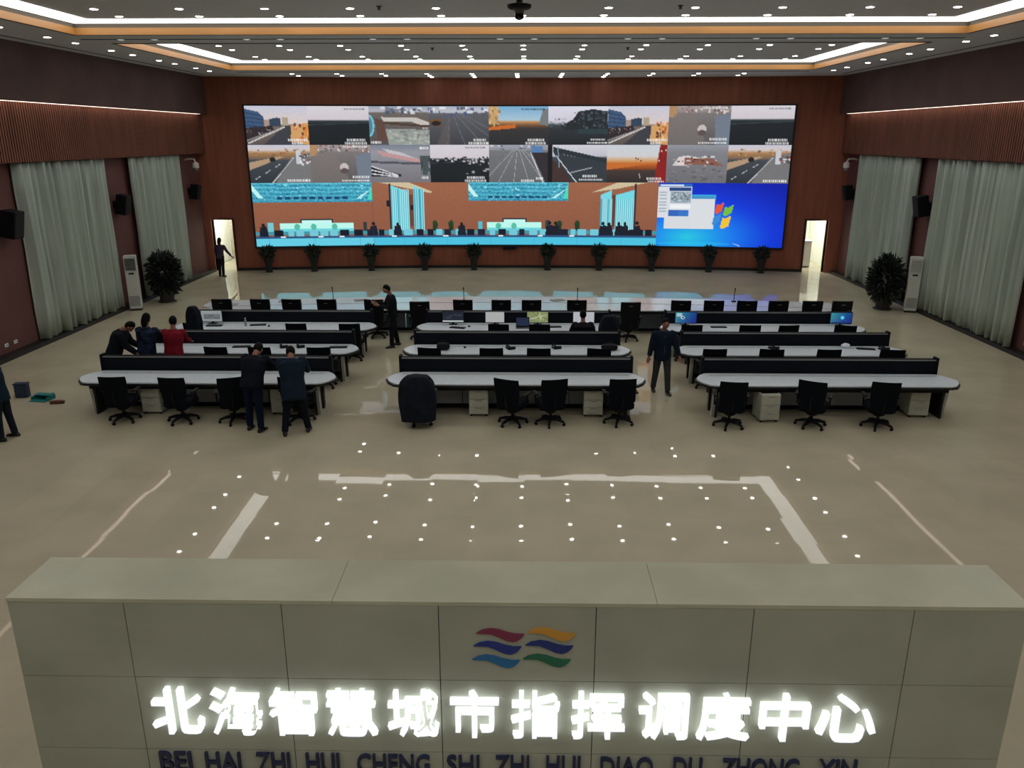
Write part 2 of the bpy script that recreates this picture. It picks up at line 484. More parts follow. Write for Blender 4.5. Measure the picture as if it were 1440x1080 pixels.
def wallcam(x, y, z, sgn, label):
    t = thing('security_camera', label, 'camera', (x, y, z), group='white dome cameras on the side walls')
    wm = mat('white_camera', (214, 214, 210), .4)
    a = -sgn
    MB().tube([(0, 0, .12), (a * .2, 0, .16), (a * .38, 0, .14), (a * .42, 0, .02)], [.035, .03, .03, .035], 8).build('arm', wm, t, smooth=True)
    MB().lathe([(.04, .04), (.12, -.02), (.13, -.16), (.12, -.2)], 14, (a * .42, 0, 0)).build('housing', wm, t, smooth=True)
    MB().lathe([(.1, -.2), (.095, -.26), (.06, -.31), (.01, -.33)], 14, (a * .42, 0, 0)).build('dome', mat('grey_dome', (120, 122, 125), .2), t, smooth=True)
wallcam(XL, 33.25, 4.6, -1, 'white dome camera on a bracket high on the left wall')
wallcam(XR, 33.7, 4.6, 1, 'white dome camera on a bracket high on the right wall')
# pendant camera
t = thing('pendant_camera', 'black dome camera hanging from the ceiling at the top of the view', 'camera', (-.06, 7.0, 6.5))
MB().lathe([(.025, .1), (.025, 1.715)], 10).build('stem', M_black, t)
MB().lathe([(.03, .125), (.098, .108), (.094, .085), (.075, .075)], 20).build('mount_plate', M_black, t, smooth=True)
MB().lathe([(.055, .075), (.038, .06), (.037, .045)], 16).build('neck', mat('grey_metal', (70, 72, 74), .4), t)
MB().lathe([(.037, .045), (.037, .02), (.03, .004), (.012, -.004)], 16).build('dome', mat('black_glass', (10, 10, 12), .12), t, smooth=True)

# ------------------------------------------------------------------ the video wall
class Cv:
    def __init__(s, w, h, seed=0):
        s.w, s.h = w, h
        s.a = np.zeros((h, w, 3))
        s.yy, s.xx = np.mgrid[0:h, 0:w]
        s.u = (s.xx + .5) / w; s.v = (s.yy + .5) / h
        s.r = np.random.RandomState(seed)
    def grad(s, stops):
        ys_ = [p[0] for p in stops]
        for c in range(3): s.a[..., c] = np.interp(s.v, ys_, [p[1][c] for p in stops])
        return s
    def poly(s, pts, col, al=1.0):
        inside = np.zeros((s.h, s.w), bool); n = len(pts)
        for i in range(n):
            x1, y1 = pts[i]; x2, y2 = pts[(i + 1) % n]
            if y1 == y2: continue
            c = ((y1 > s.v) != (y2 > s.v)) & (s.u < (x2 - x1) * (s.v - y1) / (y2 - y1) + x1)
            inside ^= c
        s.a[inside] = s.a[inside] * (1 - al) + np.array(col, float) * al
        return s
    def rect(s, x0, y0, x1, y1, col, al=1.0):
        return s.poly([(x0, y0), (x1, y0), (x1, y1), (x0, y1)], col, al)
    def ell(s, cx, cy, rx, ry, col, al=1.0):
        k = ((s.u - cx) / rx) ** 2 + ((s.v - cy) / ry) ** 2 < 1
        s.a[k] = s.a[k] * (1 - al) + np.array(col, float) * al
        return s
    def line(s, x1, y1, x2, y2, wd, col, al=1.0):
        d = np.hypot((x2 - x1) * 1.7, y2 - y1)
        nx, ny = (y2 - y1) / d * wd / 1.7, -(x2 - x1) * 1.7 / d * wd
        return s.poly([(x1 + nx, y1 + ny), (x2 + nx, y2 + ny), (x2 - nx, y2 - ny), (x1 - nx, y1 - ny)], col, al)
    def noise(s, amt, cell=1, y0=0, y1=1):
        hh, ww = -(-s.h // cell), -(-s.w // cell)
        n = s.r.randn(hh, ww).repeat(cell, 0).repeat(cell, 1)[:s.h, :s.w]
        k = (s.v >= y0) & (s.v < y1)
        s.a[k] += (n * amt * .45)[k][:, None]
        return s
    def specks(s, n, x0, y0, x1, y1, cols, sx=.02, sy=.03):
        for _ in range(n):
            x, y = s.r.uniform(x0, x1), s.r.uniform(y0, y1)
            s.rect(x, y, x + s.r.uniform(.4, 1) * sx, y + s.r.uniform(.4, 1) * sy, cols[s.r.randint(len(cols))], .8)
        return s
    def text(s, x0, y, x1, col=(235, 235, 235), h=.055):
        x = x0
        while x < x1:
            s.rect(x, y, x + .02, y + h, col, .85); x += .031
        return s
    def done(s):
        a = np.clip(s.a, 0, 255) / 255.0
        a = a ** 1.07
        return np.where(a <= .04045, a / 12.92, ((a + .055) / 1.055) ** 2.4)
W_, H_ = 84, 48
def feeds():
    out = []
    def road(c, col, vx, vy, l, r):
        return c.poly([(vx - .02, vy), (vx + .02, vy), (r, 1.0), (l, 1.0)], col)
    def f_build(seed):
        c = Cv(W_, H_, seed).grad([(0, (196, 198, 214)), (.45, (214, 200, 196)), (.5, (120, 105, 95)), (1, (92, 86, 84))])
        c.poly([(0, .08), (.22, .16), (.3, .3), (.3, .62), (0, .6)], (66, 92, 124))
        for k in range(4): c.line(0, .18 + .11 * k, .28, .26 + .09 * k, .012, (42, 62, 92))
        c.poly([(.38, .34), (.5, .3), (.56, .32), (.56, .52), (.38, .52)], (54, 72, 92)).rect(.3, .36, .38, .52, (168, 146, 136)).rect(.58, .3, .68, .5, (172, 160, 140))
        c.poly([(0, .56), (.42, .5), (.45, .62), (0, .86)], (52, 46, 52)).specks(26, 0, .55, .4, .7, [(190, 190, 190), (40, 34, 40), (150, 110, 80)])
        c.poly([(.62, .5), (.72, .5), (.8, 1), (.25, 1)], (64, 66, 74))
        c.line(.02, .95, .62, .53, .018, (205, 200, 200)).line(0, .88, .5, .6, .012, (150, 148, 150))
        c.poly([(.72, .5), (1, .42), (1, 1), (.7, .9)], (206, 160, 106)).specks(24, .76, .4, 1, .85, [(190, 84, 40), (220, 130, 50), (90, 50, 40), (230, 200, 160)], .05, .12)
        return c.noise(6).text(.66, .84, .95).text(.72, .92, .9)
    def f_dark(seed, sk=.4, jag=False):
        c = Cv(W_, H_, seed).grad([(0, (212, 208, 216)), (sk - .03, (206, 198, 204)), (sk, (60, 70, 76)), (sk + .06, (30, 38, 44)), (1, (26, 32, 38))])
        c.line(0, sk + .1, 1, sk + .04, .015, (70, 80, 84), .6)
        if jag:
            c.specks(60, 0, sk - .06, 1, sk + .08, [(24, 28, 32), (210, 205, 210)], .05, .06).specks(16, .6, sk + .06, 1, .75, [(180, 180, 186), (40, 40, 46)], .08, .06)
        return c.noise(4).text(.6, .07, .93, (120, 120, 130), .04).text(.62, .84, .9).text(.58, .92, .95)
    def f_corner(seed):
        c = Cv(W_, H_, seed).grad([(0, (150, 160, 175)), (.14, (180, 180, 190)), (.18, (110, 104, 100)), (1, (86, 82, 84))])
        c.specks(30, .1, 0, 1, .16, [(70, 86, 110), (225, 225, 230), (120, 120, 130)], .08, .1)
        c.poly([(.2, .28), (.8, .3), (1, .42), (1, .56), (.7, .4), (.25, .4)], (196, 190, 186)).line(.2, .42, 1, .52, .03, (84, 66, 56))
        c.poly([(.27, .58), (1, .6), (1, 1), (.32, 1)], (150, 156, 152)).specks(60, .3, .6, 1, 1, [(170, 176, 168), (120, 126, 124), (190, 190, 180)], .08, .06)
        c.ell(0, .5, .09, .28, (120, 196, 214)).ell(-.02, .5, .08, .25, (90, 130, 150)).poly([(.1, .3), (.25, .4), (.3, .9), (.14, .9)], (98, 74, 66))
        return c.noise(6).text(.02, .9, .18).text(.88, .55, .97, (210, 210, 210), .03)
    def f_road(seed):
        c = Cv(W_, H_, seed).grad([(0, (170, 176, 188)), (.16, (190, 192, 200)), (.2, (96, 98, 104)), (1, (66, 68, 74))])
        c.specks(30, 0, 0, 1, .2, [(70, 90, 130), (230, 230, 235), (90, 90, 100)], .08, .1)
        c.poly([(0, .36), (.22, .32), (.2, .52), (.05, .5)], (120, 84, 48)).ell(.12, .44, .08, .06, (40, 34, 36))
        for k in range(5): c.line(.35 + .05 * k, .2, .3 + .3 * k, 1, .006, (120, 122, 128))
        c.poly([(.35, .2), (.12, 1), (.35, 1)], (110, 98, 98), .5)
        return c.noise(5).text(.74, .84, .95).text(.66, .92, .98)
    def f_blue(seed):
        c = Cv(W_, H_, seed).grad([(0, (120, 170, 205)), (.36, (170, 196, 210)), (.4, (190, 140, 90)), (.5, (110, 80, 58)), (.58, (58, 56, 58)), (1, (44, 46, 50))])
        c.rect(0, 0, .17, .46, (196, 160, 112)).specks(20, 0, 0, .17, .46, [(150, 116, 80), (220, 190, 140)], .04, .08)
        c.poly([(0, .54), (.45, .46), (.45, .56), (0, .62)], (196, 108, 46)).poly([(.9, .1), (1, .06), (1, .5), (.84, .46)], (120, 124, 128))
        return c.noise(5).text(.55, .06, .95, (60, 70, 90), .04).text(.66, .84, .92).text(.62, .92, .95)
    def f_tree(seed):
        c = Cv(W_, H_, seed).grad([(0, (215, 214, 226)), (.4, (205, 202, 214)), (.48, (70, 76, 82)), (.6, (48, 54, 60)), (1, (34, 40, 44))])
        c.poly([(.2, .5), (.42, .34), (.5, .14), (.75, .08), (.98, .14), (1, .62), (.3, .6)], (40, 46, 52)).specks(60, .42, .12, 1, .55, [(28, 34, 38), (62, 74, 78), (86, 98, 104)], .05, .07)
        c.specks(20, 0, .3, .3, .5, [(90, 96, 100), (180, 180, 190)], .05, .05).rect(.5, .58, 1, .7, (46, 66, 70))
        return c.noise(4).text(.72, .83, .95).text(.66, .91, .98)
    def f_car(seed):
        c = Cv(W_, H_, seed).grad([(0, (168, 156, 156)), (.14, (150, 140, 140)), (.2, (126, 120, 120)), (1, (92, 90, 92))])
        c.specks(40, 0, 0, 1, .18, [(220, 210, 210), (150, 90, 80), (90, 80, 84)], .04, .06).rect(0, 0, .13, .3, (176, 140, 104))
        c.poly([(.1, .2), (.4, .2), (.65, 1), (0, 1), (0, .5)], (128, 120, 118), .6)
        c.ell(.55, .6, .07, .12, (196, 188, 186)).ell(.55, .68, .07, .07, (96, 84, 84)).poly([(.74, .28), (1, .2), (1, 1), (.78, 1)], (116, 126, 140))
        return c.noise(5).text(.55, .04, .95, (225, 225, 225), .04).text(.68, .82, .94).text(.5, .91, .95)
    def f_lane(seed):
        c = Cv(W_, H_, seed).grad([(0, (196, 198, 214)), (.14, (206, 196, 196)), (.22, (170, 128, 84)), (.36, (120, 100, 84)), (.4, (70, 76, 84)), (1, (50, 56, 64))])
        c.specks(24, 0, .1, 1, .26, [(120, 90, 66), (190, 150, 100)], .05, .05)
        c.poly([(0, .46), (.5, .3), (.56, .32), (0, .66)], (176, 150, 122)).poly([(.7, .3), (1, .2), (1, 1), (.4, 1)], (120, 120, 122)).line(.72, .34, .35, 1, .012, (206, 206, 206))
        for k in range(3): c.line(.5 - .17 * k, .5 + .16 * k, .42 - .17 * k, .58 + .16 * k, .008, (200, 204, 208))
        c.rect(.76, .15, .84, .5, (196, 200, 206)).specks(16, .8, .2, 1, .5, [(160, 60, 60), (230, 230, 230), (70, 60, 60)], .06, .06).ell(.38, .38, .05, .06, (34, 36, 40))
        return c.noise(5).text(.6, .9, .95)
    def f_plaza(seed):
        c = Cv(W_, H_, seed).grad([(0, (120, 130, 146)), (.2, (150, 150, 158)), (1, (120, 118, 124))])
        c.poly([(.1, .15), (.9, .4), (.9, .5), (.2, .3)], (190, 150, 150)).poly([(.2, .1), (.5, .2), (.8, .38), (.3, .22)], (190, 190, 196))
        c.poly([(0, .42), (1, .48), (1, .54), (0, .48)], (84, 88, 98)).poly([(0, .56), (.5, .78), (.5, .84), (0, .84)], (30, 30, 36))
        for k in range(3): c.line(0, .56 + .1 * k, .45, .8 + .02 * k, .015, (205, 205, 210))
        c.poly([(.82, .3), (1, .3), (1, .8), (.84, .8)], (76, 88, 92)).specks(12, .82, .3, 1, .8, [(150, 156, 160), (60, 60, 66)], .02, .2)
        return c.noise(5).text(.82, .06, .96).text(.84, .84, .96)
    def f_lanes4(seed):
        c = Cv(W_, H_, seed).grad([(0, (156, 160, 172)), (.12, (150, 150, 158)), (.18, (116, 118, 122)), (1, (104, 106, 110))])
        c.specks(16, 0, 0, 1, .12, [(90, 100, 120), (210, 210, 216)], .06, .06)
        for k in range(6): c.line(.42 + .03 * k, .12, -.1 + .26 * k, 1, .007, (170, 172, 176))
        c.poly([(.72, .2), (1, .2), (1, 1), (.96, 1)], (52, 48, 54)).line(.7, .2, .92, 1, .012, (214, 214, 214)).rect(.72, .04, .9, .2, (90, 130, 176))
        return c.noise(6).text(.55, .92, .75).text(.8, .86, .92)
    def f_bridge(seed):
        c = Cv(W_, H_, seed).grad([(0, (208, 208, 218)), (.3, (190, 190, 200)), (.34, (70, 78, 88)), (1, (40, 46, 52))])
        c.poly([(.1, .06), (1, .38), (1, .5), (.1, .2)], (44, 54, 62)).poly([(.1, .2), (1, .52), (1, 1), (.35, 1)], (54, 62, 70))
        c.rect(0, 0, .08, 1, (22, 26, 32)).line(.15, .3, .5, 1, .014, (200, 204, 206)).line(.35, .75, .75, .6, .01, (180, 184, 190)).poly([(.08, .4), (.2, .5), (.42, 1), (.08, 1)], (70, 52, 52))
        c.line(.17, .05, .2, .6, .01, (150, 170, 180))
        return c.noise(4).text(.6, .8, .84).text(.54, .89, .94)
    def f_sunset(seed):
        c = Cv(W_, H_, seed).grad([(0, (200, 206, 214)), (.3, (204, 204, 206)), (.42, (206, 160, 112)), (.5, (190, 104, 46)), (.62, (140, 74, 34)), (.68, (72, 58, 56)), (1, (48, 44, 46))])
        c.poly([(.88, 0), (1, 0), (1, 1), (.8, 1)], (140, 34, 36)).specks(14, .86, .05, 1, .5, [(230, 210, 210), (110, 24, 28)], .04, .05).poly([(0, .5), (0, .66), (.8, .48)], (196, 112, 50))
        c.specks(6, .46, .32, .6, .42, [(60, 50, 50)], .02, .05).line(.55, .75, .57, .88, .008, (190, 190, 190))
        return c.noise(4).text(.68, .86, .92).text(.7, .93, .95)
    def f_pile(seed):
        c = Cv(W_, H_, seed).grad([(0, (150, 152, 160)), (.2, (130, 132, 138)), (1, (112, 112, 116))])
        c.poly([(.1, .55), (.2, .32), (.35, .28), (.6, .36), (.78, .5), (.5, .52)], (214, 206, 206)).poly([(.3, .34), (.75, .36), (.95, .56), (.7, .52), (.3, .52)], (140, 96, 84))
        c.specks(26, .1, .28, .8, .55, [(230, 226, 226), (90, 50, 44), (180, 170, 170)], .07, .05).specks(40, 0, .6, 1, 1, [(130, 130, 134), (96, 96, 100)], .08, .05)
        return c.noise(5)
    return [f_build(1), f_dark(2, .38), f_corner(3), f_road(4), f_blue(5), f_tree(6), f_build(7), f_car(8), f_dark(9, .36),
            f_lane(10), f_car(11), f_plaza(12), f_dark(13, .38, True), f_lanes4(14), f_bridge(15), f_sunset(16), f_pile(17), f_lane(18)]
def conference():
    w, h = 588, 92
    c = Cv(w, h, 30).grad([(0, (158, 104, 78)), (.5, (150, 96, 72)), (1, (140, 92, 72))])
    c.noise(3, 2)
    def banner(x0, x1, y1):
        k = (c.u >= x0) & (c.u < x1) & (c.v < y1)
        t_ = np.clip(c.v / y1, 0, 1)
        b = .5 + .5 * np.sin(t_ * 30 + np.sin((c.u - x0) * 60) * .6)
        for q, (lo, hi) in enumerate(((24, 120), (120, 214), (156, 226))):
            c.a[..., q][k] = (lo + (hi - lo) * (.25 + .55 * b * (1 - .5 * t_)))[k]
        c.a[k] += (c.r.randn(h, w) * 20)[k][:, None]
        c.specks(70, x0 + .01, .02, x1 - .012, y1 * .9, [(30, 110, 150), (170, 236, 240), (70, 190, 200)], .006, .025)
        for q in range(9): c.rect(x0 + (x1 - x0) * (.2 + .068 * q), y1 * .74, x0 + (x1 - x0) * (.245 + .068 * q), y1 * .88, (20, 74, 116))
        c.poly([(x0, .02), (x0 + .026, y1 * .8), (x0 + .014, y1 * .8), (x0, y1 * .4)], (190, 240, 240)).poly([(x1, .02), (x1, y1 * .9), (x1 - .012, y1 * .9)], (70, 220, 190)).poly([(x1, y1 * .3), (x1 - .03, y1 * .85), (x1 - .04, y1 * .85)], (190, 240, 240))
    banner(0, .286, .3); banner(.525, .775, .29)
    def drapes(xs, top, lean):
        for (a, b) in xs:
            c.poly([(a, top), (b, top + lean), (b, .78), (a, .78)], (120, 214, 226))
            for k in range(9):
                x = a + (b - a) * (k + .3) / 9
                c.rect(x, top + .06, x + .0018, .78, (70, 170, 190)).rect(x + .002, top + .06, x + .0034, .78, (190, 240, 245))
    c.poly([(.30, 0), (.375, 0), (.435, .15), (.43, .17)], (206, 190, 158)).rect(.327, .02, .332, .75, (60, 50, 56))
    drapes([(.332, .375), (.388, .412)], .05, .1)
    c.rect(.376, .2, .386, .7, (110, 72, 60)).rect(.32, .28, .328, .38, (30, 30, 40)).rect(.379, .36, .386, .44, (30, 30, 40))
    c.poly([(.835, .16), (.9, 0), (.975, 0), (.9, .1)], (206, 190, 158))
    drapes([(.857, .885), (.895, .94)], .2, -.08); c.rect(.94, .02, .945, .7, (60, 50, 56)).rect(.886, .2, .894, .7, (100, 66, 58))
    def counter(x0, x1):
        c.rect(x0 + (x1 - x0) * .28, .56, x0 + (x1 - x0) * .72, .64, (40, 50, 60)).rect(x0 + (x1 - x0) * .3, .585, x0 + (x1 - x0) * .7, .64, (200, 245, 240))
        c.rect(x0, .63, x1, .78, (190, 245, 235)).rect(x0, .72, x1, .8, (110, 215, 220))
    counter(.06, .236); counter(.572, .71)
    c.rect(.26, .62, .268, .78, (50, 60, 66)).rect(.03, .62, .045, .78, (120, 200, 210)).rect(.72, .6, .73, .78, (50, 66, 70)).rect(.55, .62, .56, .78, (80, 190, 210))
    for x in (.44, .48, .755, .80): c.ell(x, .66, .007, .06, (40, 70, 40)).ell(x, .72, .006, .06, (36, 60, 36))
    for x in (.1, .14, .19, .6, .64): c.ell(x, .69, .007, .05, (90, 190, 170))
    c.rect(0, .76, 1, .82, (70, 150, 165))
    x = .045
    while x < .985:
        ww = c.r.uniform(.012, .022)
        c.rect(x, .74, x + ww, .85, [(20, 24, 40), (30, 34, 54), (120, 200, 215)][c.r.randint(3)])
        x += ww + c.r.uniform(.004, .014)
    for x in (.02, .285, .345, .507, .73, .745, .865, .88, .905, .92, .95): c.ell(x, .64 + c.r.uniform(-.02, .03), .004, .03, (24, 20, 28)).poly([(x - .008, .69), (x + .007, .67), (x + .012, .84), (x - .011, .84)], (24, 30, 46))
    c.rect(0, .84, 1, .875, (50, 84, 130)).rect(0, .875, 1, .985, (104, 205, 226)).rect(.286, .875, 1, .985, (80, 194, 222)).rect(0, .985, 1, 1, (30, 90, 120))
    for k in range(9): c.rect(.03 + .11 * k, .875, .0315 + .11 * k, .985, (70, 170, 200), .7)
    for x in (.06, .15, .2, .33, .46, .6, .7, .78): c.rect(x, .835, x + .012, .86, (220, 240, 245))
    c.rect(.284, 0, .286, 1, (90, 70, 70), .4)
    return c
def desktop():
    c = Cv(168, 92, 40)
    d = np.hypot((c.u - .25) * .9, (c.v - .85) * 1.0)
    for k in range(3): c.a[..., k] = np.interp(d, [0, .3, .6, 1.0], [(30, 16, 4, 2)[k] if False else ((40, 20, 6, 2), (200, 130, 60, 30), (225, 235, 215, 170))[k][q] for q in range(4)])
    c.rect(0, .02, .27, .54, (216, 220, 226)).rect(0, .02, .27, .07, (40, 110, 190)).rect(.02, .03, .2, .05, (220, 230, 240))
    c.rect(.09, .08, .26, .13, (40, 76, 130)).rect(.1, .14, .26, .31, (150, 166, 180)).specks(60, .1, .14, .25, .3, [(110, 130, 140), (190, 200, 200), (90, 110, 120)], .02, .03)
    for k in range(7): c.rect(.01, .14 + .05 * k, .07, .16 + .05 * k, (170, 180, 190))
    c.rect(.1, .34, .26, .4, (236, 238, 240)).rect(.09, .42, .17, .52, (52, 106, 186)).rect(.175, .42, .25, .52, (60, 120, 200))
    c.poly([(.27, .18), (.46, .18), (.46, .26), (.27, .26)], (60, 170, 220)).rect(.06, .54, .45, .72, (214, 218, 222)).rect(.27, .25, .455, .72, (216, 220, 224)).rect(.27, .21, .45, .25, (70, 150, 200))
    def wav(x0, y0, x1, y1, sx, col):
        P = []
        for k in range(9):
            q = k / 8; P.append((x0 + (x1 - x0) * q, y0 + .02 * math.sin(q * 5)))
        for k in range(9):
            q = 1 - k / 8; P.append((x0 + (x1 - x0) * q - sx, y1 + .02 * math.sin(q * 5)))
        c.poly(P, col)
    wav(.47, .32, .525, .46, .015, (224, 92, 48)); wav(.535, .36, .60, .49, .015, (120, 190, 60))
    wav(.455, .49, .51, .64, .015, (60, 140, 214)); wav(.52, .53, .585, .69, .015, (240, 196, 50))
    c.poly([(.6, .93), (.66, .96), (.68, .995), (.65, .97)], (170, 210, 245)).ell(.3, .95, .3, .03, (60, 220, 235), .3)
    return c
SX0, SX1, SZ0, SZ1 = -11.68, 11.02, 1.03, 6.83
def screen_quad(name, cv, u0, u1, v0, v1, parent, d=-.12):
    h, w = cv.shape[:2]
    V = []
    for j in range(h):
        for i in range(w):
            x = SX0 + (SX1 - SX0) * (u0 + (u1 - u0) * i / (w - 1))
            V.append((x, wallY(x) + d, SZ1 - (SZ1 - SZ0) * (v0 + (v1 - v0) * j / (h - 1))))
    F = [(j * w + i, (j + 1) * w + i, (j + 1) * w + i + 1, j * w + i + 1) for j in range(h - 1) for i in range(w - 1)]
    me = bpy.data.meshes.new(name)
    me.from_pydata(V, [], F)
    ca = me.color_attributes.new('picture', 'FLOAT_COLOR', 'POINT')
    buf = np.ones((h * w, 4), np.float32); buf[:, :3] = cv.reshape(-1, 3)
    ca.data.foreach_set('color', buf.ravel())
    me.materials.append(M_screen)
    o = bpy.data.objects.new(name, me); COL.objects.link(o); o.parent = parent
    return o
M_screen = bpy.data.materials.new('led_screen_picture'); M_screen.use_nodes = True
nt = M_screen.node_tree
at = nt.nodes.new('ShaderNodeAttribute'); at.attribute_name = 'picture'
bb = nt.nodes['Principled BSDF']; bb.inputs['Base Color'].default_value = (.01, .01, .01, 1); bb.inputs['Roughness'].default_value = .5
nt.links.new(at.outputs['Color'], bb.inputs['Emission Color']); bb.inputs['Emission Strength'].default_value = SCREEN_L
vw = thing('video_wall', 'huge curved wall screen showing street camera views, a conference view and a blue desktop', 'screen')
m = MB(); arcwall(m, SX0 - .08, SX1 + .08, SZ0 - .08, SZ1 + .06, -.105, -.002, 26); m.build('frame', mat('screen_frame', (20, 18, 20), .5), vw)
for k, c in enumerate(feeds()):
    r_, q = divmod(k, 9)
    screen_quad('camera_feed', c.done(), q / 9, (q + 1) / 9, r_ * .268, (r_ + 1) * .268, vw)
cf = conference().done()
screen_quad('conference_feed', cf[:, :169], 0, 2 / 9, .536, 1, vw)
screen_quad('conference_feed', cf[:, 168:], 2 / 9, 7 / 9 - .012, .536, 1, vw)
screen_quad('desktop_feed', desktop().done(), 7 / 9 - .012, 1, .536, 1, vw)
t = thing('screen_sensor', 'small black box mounted under the middle of the wall screen', 'sensor', (-.7, wallY(-.7) - .14, .86))
MB().box(-.3, .3, -.08, .1, -.02, .08).build('housing', M_black, t, bevel=.01)
MB().box(-.12, .12, -.1, -.08, .0, .06).build('lens_bar', mat('black_glass', (10, 10, 12), .12), t)

# ------------------------------------------------------------------ the sign wall
SY0, SY1, SXa, SXb, SZ = 4.72, 5.27, -3.53, 3.39, 2.6
sw = thing('sign_wall', 'long pale stone sign wall with glowing white Chinese characters and a coloured wave emblem', 'sign wall', (0, SY0, 0))
MB().box(SXa + .01, SXb - .01, .018, SY1 - SY0 - .01, 0, SZ - .03).build('core', M_joint, sw)
m = MB()
xs = [SXa, -2.73, -1.65, -.58, .49, 1.55, 2.62, SXb]
zs = [0, .13, .75, 1.36, 1.975, SZ - .028]
for i in range(7):
    for j in range(5):
        m.box(xs[i] + .003, xs[i + 1] - .003, 0, .02, zs[j] + .0025, zs[j + 1] - .0025)
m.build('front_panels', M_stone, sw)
m = MB()
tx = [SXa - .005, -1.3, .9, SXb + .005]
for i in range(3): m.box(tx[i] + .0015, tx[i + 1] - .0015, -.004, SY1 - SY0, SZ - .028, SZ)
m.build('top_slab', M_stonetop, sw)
def text_mesh(body, size, extrude, offset, name):
    cu = bpy.data.curves.new(name, 'FONT')
    cu.body = body; cu.size = size; cu.extrude = extrude; cu.offset = offset; cu.resolution_u = 3
    cu.fill_mode = 'BOTH'
    o = bpy.data.objects.new(name, cu); COL.objects.link(o)
    dg = bpy.context.evaluated_depsgraph_get()
    me = bpy.data.meshes.new_from_object(o.evaluated_get(dg))
    bpy.data.objects.remove(o); bpy.data.curves.remove(cu)
    return me
def put_text(body, name, x0, x1, z0, z1, mt, ext, off, y, parent, label=None, face=None):
    me = text_mesh(body, 1.0, 0.5, off, name)
    n = len(me.vertices); a = np.zeros(n * 3, np.float32); me.vertices.foreach_get('co', a); a = a.reshape(-1, 3)
    lo, hi = a.min(0), a.max(0)
    b = np.empty_like(a)
    b[:, 0] = x0 + (a[:, 0] - lo[0]) / (hi[0] - lo[0]) * (x1 - x0)
    b[:, 2] = z0 + (a[:, 1] - lo[1]) / (hi[1] - lo[1]) * (z1 - z0)
    b[:, 1] = y - (a[:, 2] - lo[2]) / (hi[2] - lo[2]) * ext
    me.vertices.foreach_set('co', b.ravel()); me.update()
    me.materials.clear(); me.materials.append(mt)
    if face:
        me.materials.append(face)
        for p in me.polygons: p.material_index = 1 if p.normal.y < -.5 else 0
    o = bpy.data.objects.new(name, me); COL.objects.link(o); o.parent = parent
    if label: o['label'] = label
    return o
chars = '北海智慧城市指挥调度中心'
cpx = [(216, 288), (299, 371), (383, 450), (464, 534), (549, 621), (637, 705), (722, 790), (806, 881), (900, 969), (982, 1055), (1068, 1136), (1147, 1229)]
for k, ch in enumerate(chars):
    x0 = -2.63 + (cpx[k][0] - 216) * (2.05 + 2.63) / (1147 - 216); x1 = x0 + (cpx[k][1] - cpx[k][0]) * .00503
    put_text(ch, 'glowing_character', x0, x1, 1.535, 1.91, M_char, .045, .010, -.012, sw, None, M_face)
words = [('BEI', 225, 270), ('HAI', 290, 340), ('ZHI', 362, 410), ('HUI', 433, 480), ('CHENG', 505, 608), ('SHI', 632, 678), ('ZHI', 700, 748),
         ('HUI', 772, 820), ('DIAO', 848, 922), ('DU', 950, 990), ('ZHONG', 1018, 1125), ('XIN', 1152, 1205)]
for wd, a, b in words:
    f = lambda p: -2.64 + (p - 225) * 5.03 / 980
    put_text(wd, 'pinyin_word', f(a), f(b), 1.17, 1.345, M_navy, .02, .012, -.001, sw)
def wave(px, py, s, col, name):
    top = [(0, .62), (.12, .88), (.3, 1.0), (.48, .92), (.65, .72), (.82, .6), (1.0, .6)]
    bot = [(.95, .35), (.86, .1), (.76, 0), (.62, .1), (.45, .38), (.3, .58), (.15, .6)]
    P = [(px + .33 * s * u, py + .105 * v) for u, v in top + bot]
    MB().prism(P, -.012, -.001, 'y').build('emblem_wave', mat(name, col, .4), sw)
wave(-.325, 2.295, 1, (140, 54, 88), 'wave_crimson'); wave(-.345, 2.195, 1, (40, 60, 150), 'wave_blue'); wave(-.355, 2.085, 1, (40, 120, 180), 'wave_sky')
wave(.025, 2.305, 1, (226, 166, 66), 'wave_orange'); wave(.01, 2.205, 1, (34, 56, 136), 'wave_navy'); wave(-.005, 2.095, 1, (40, 120, 90), 'wave_green')

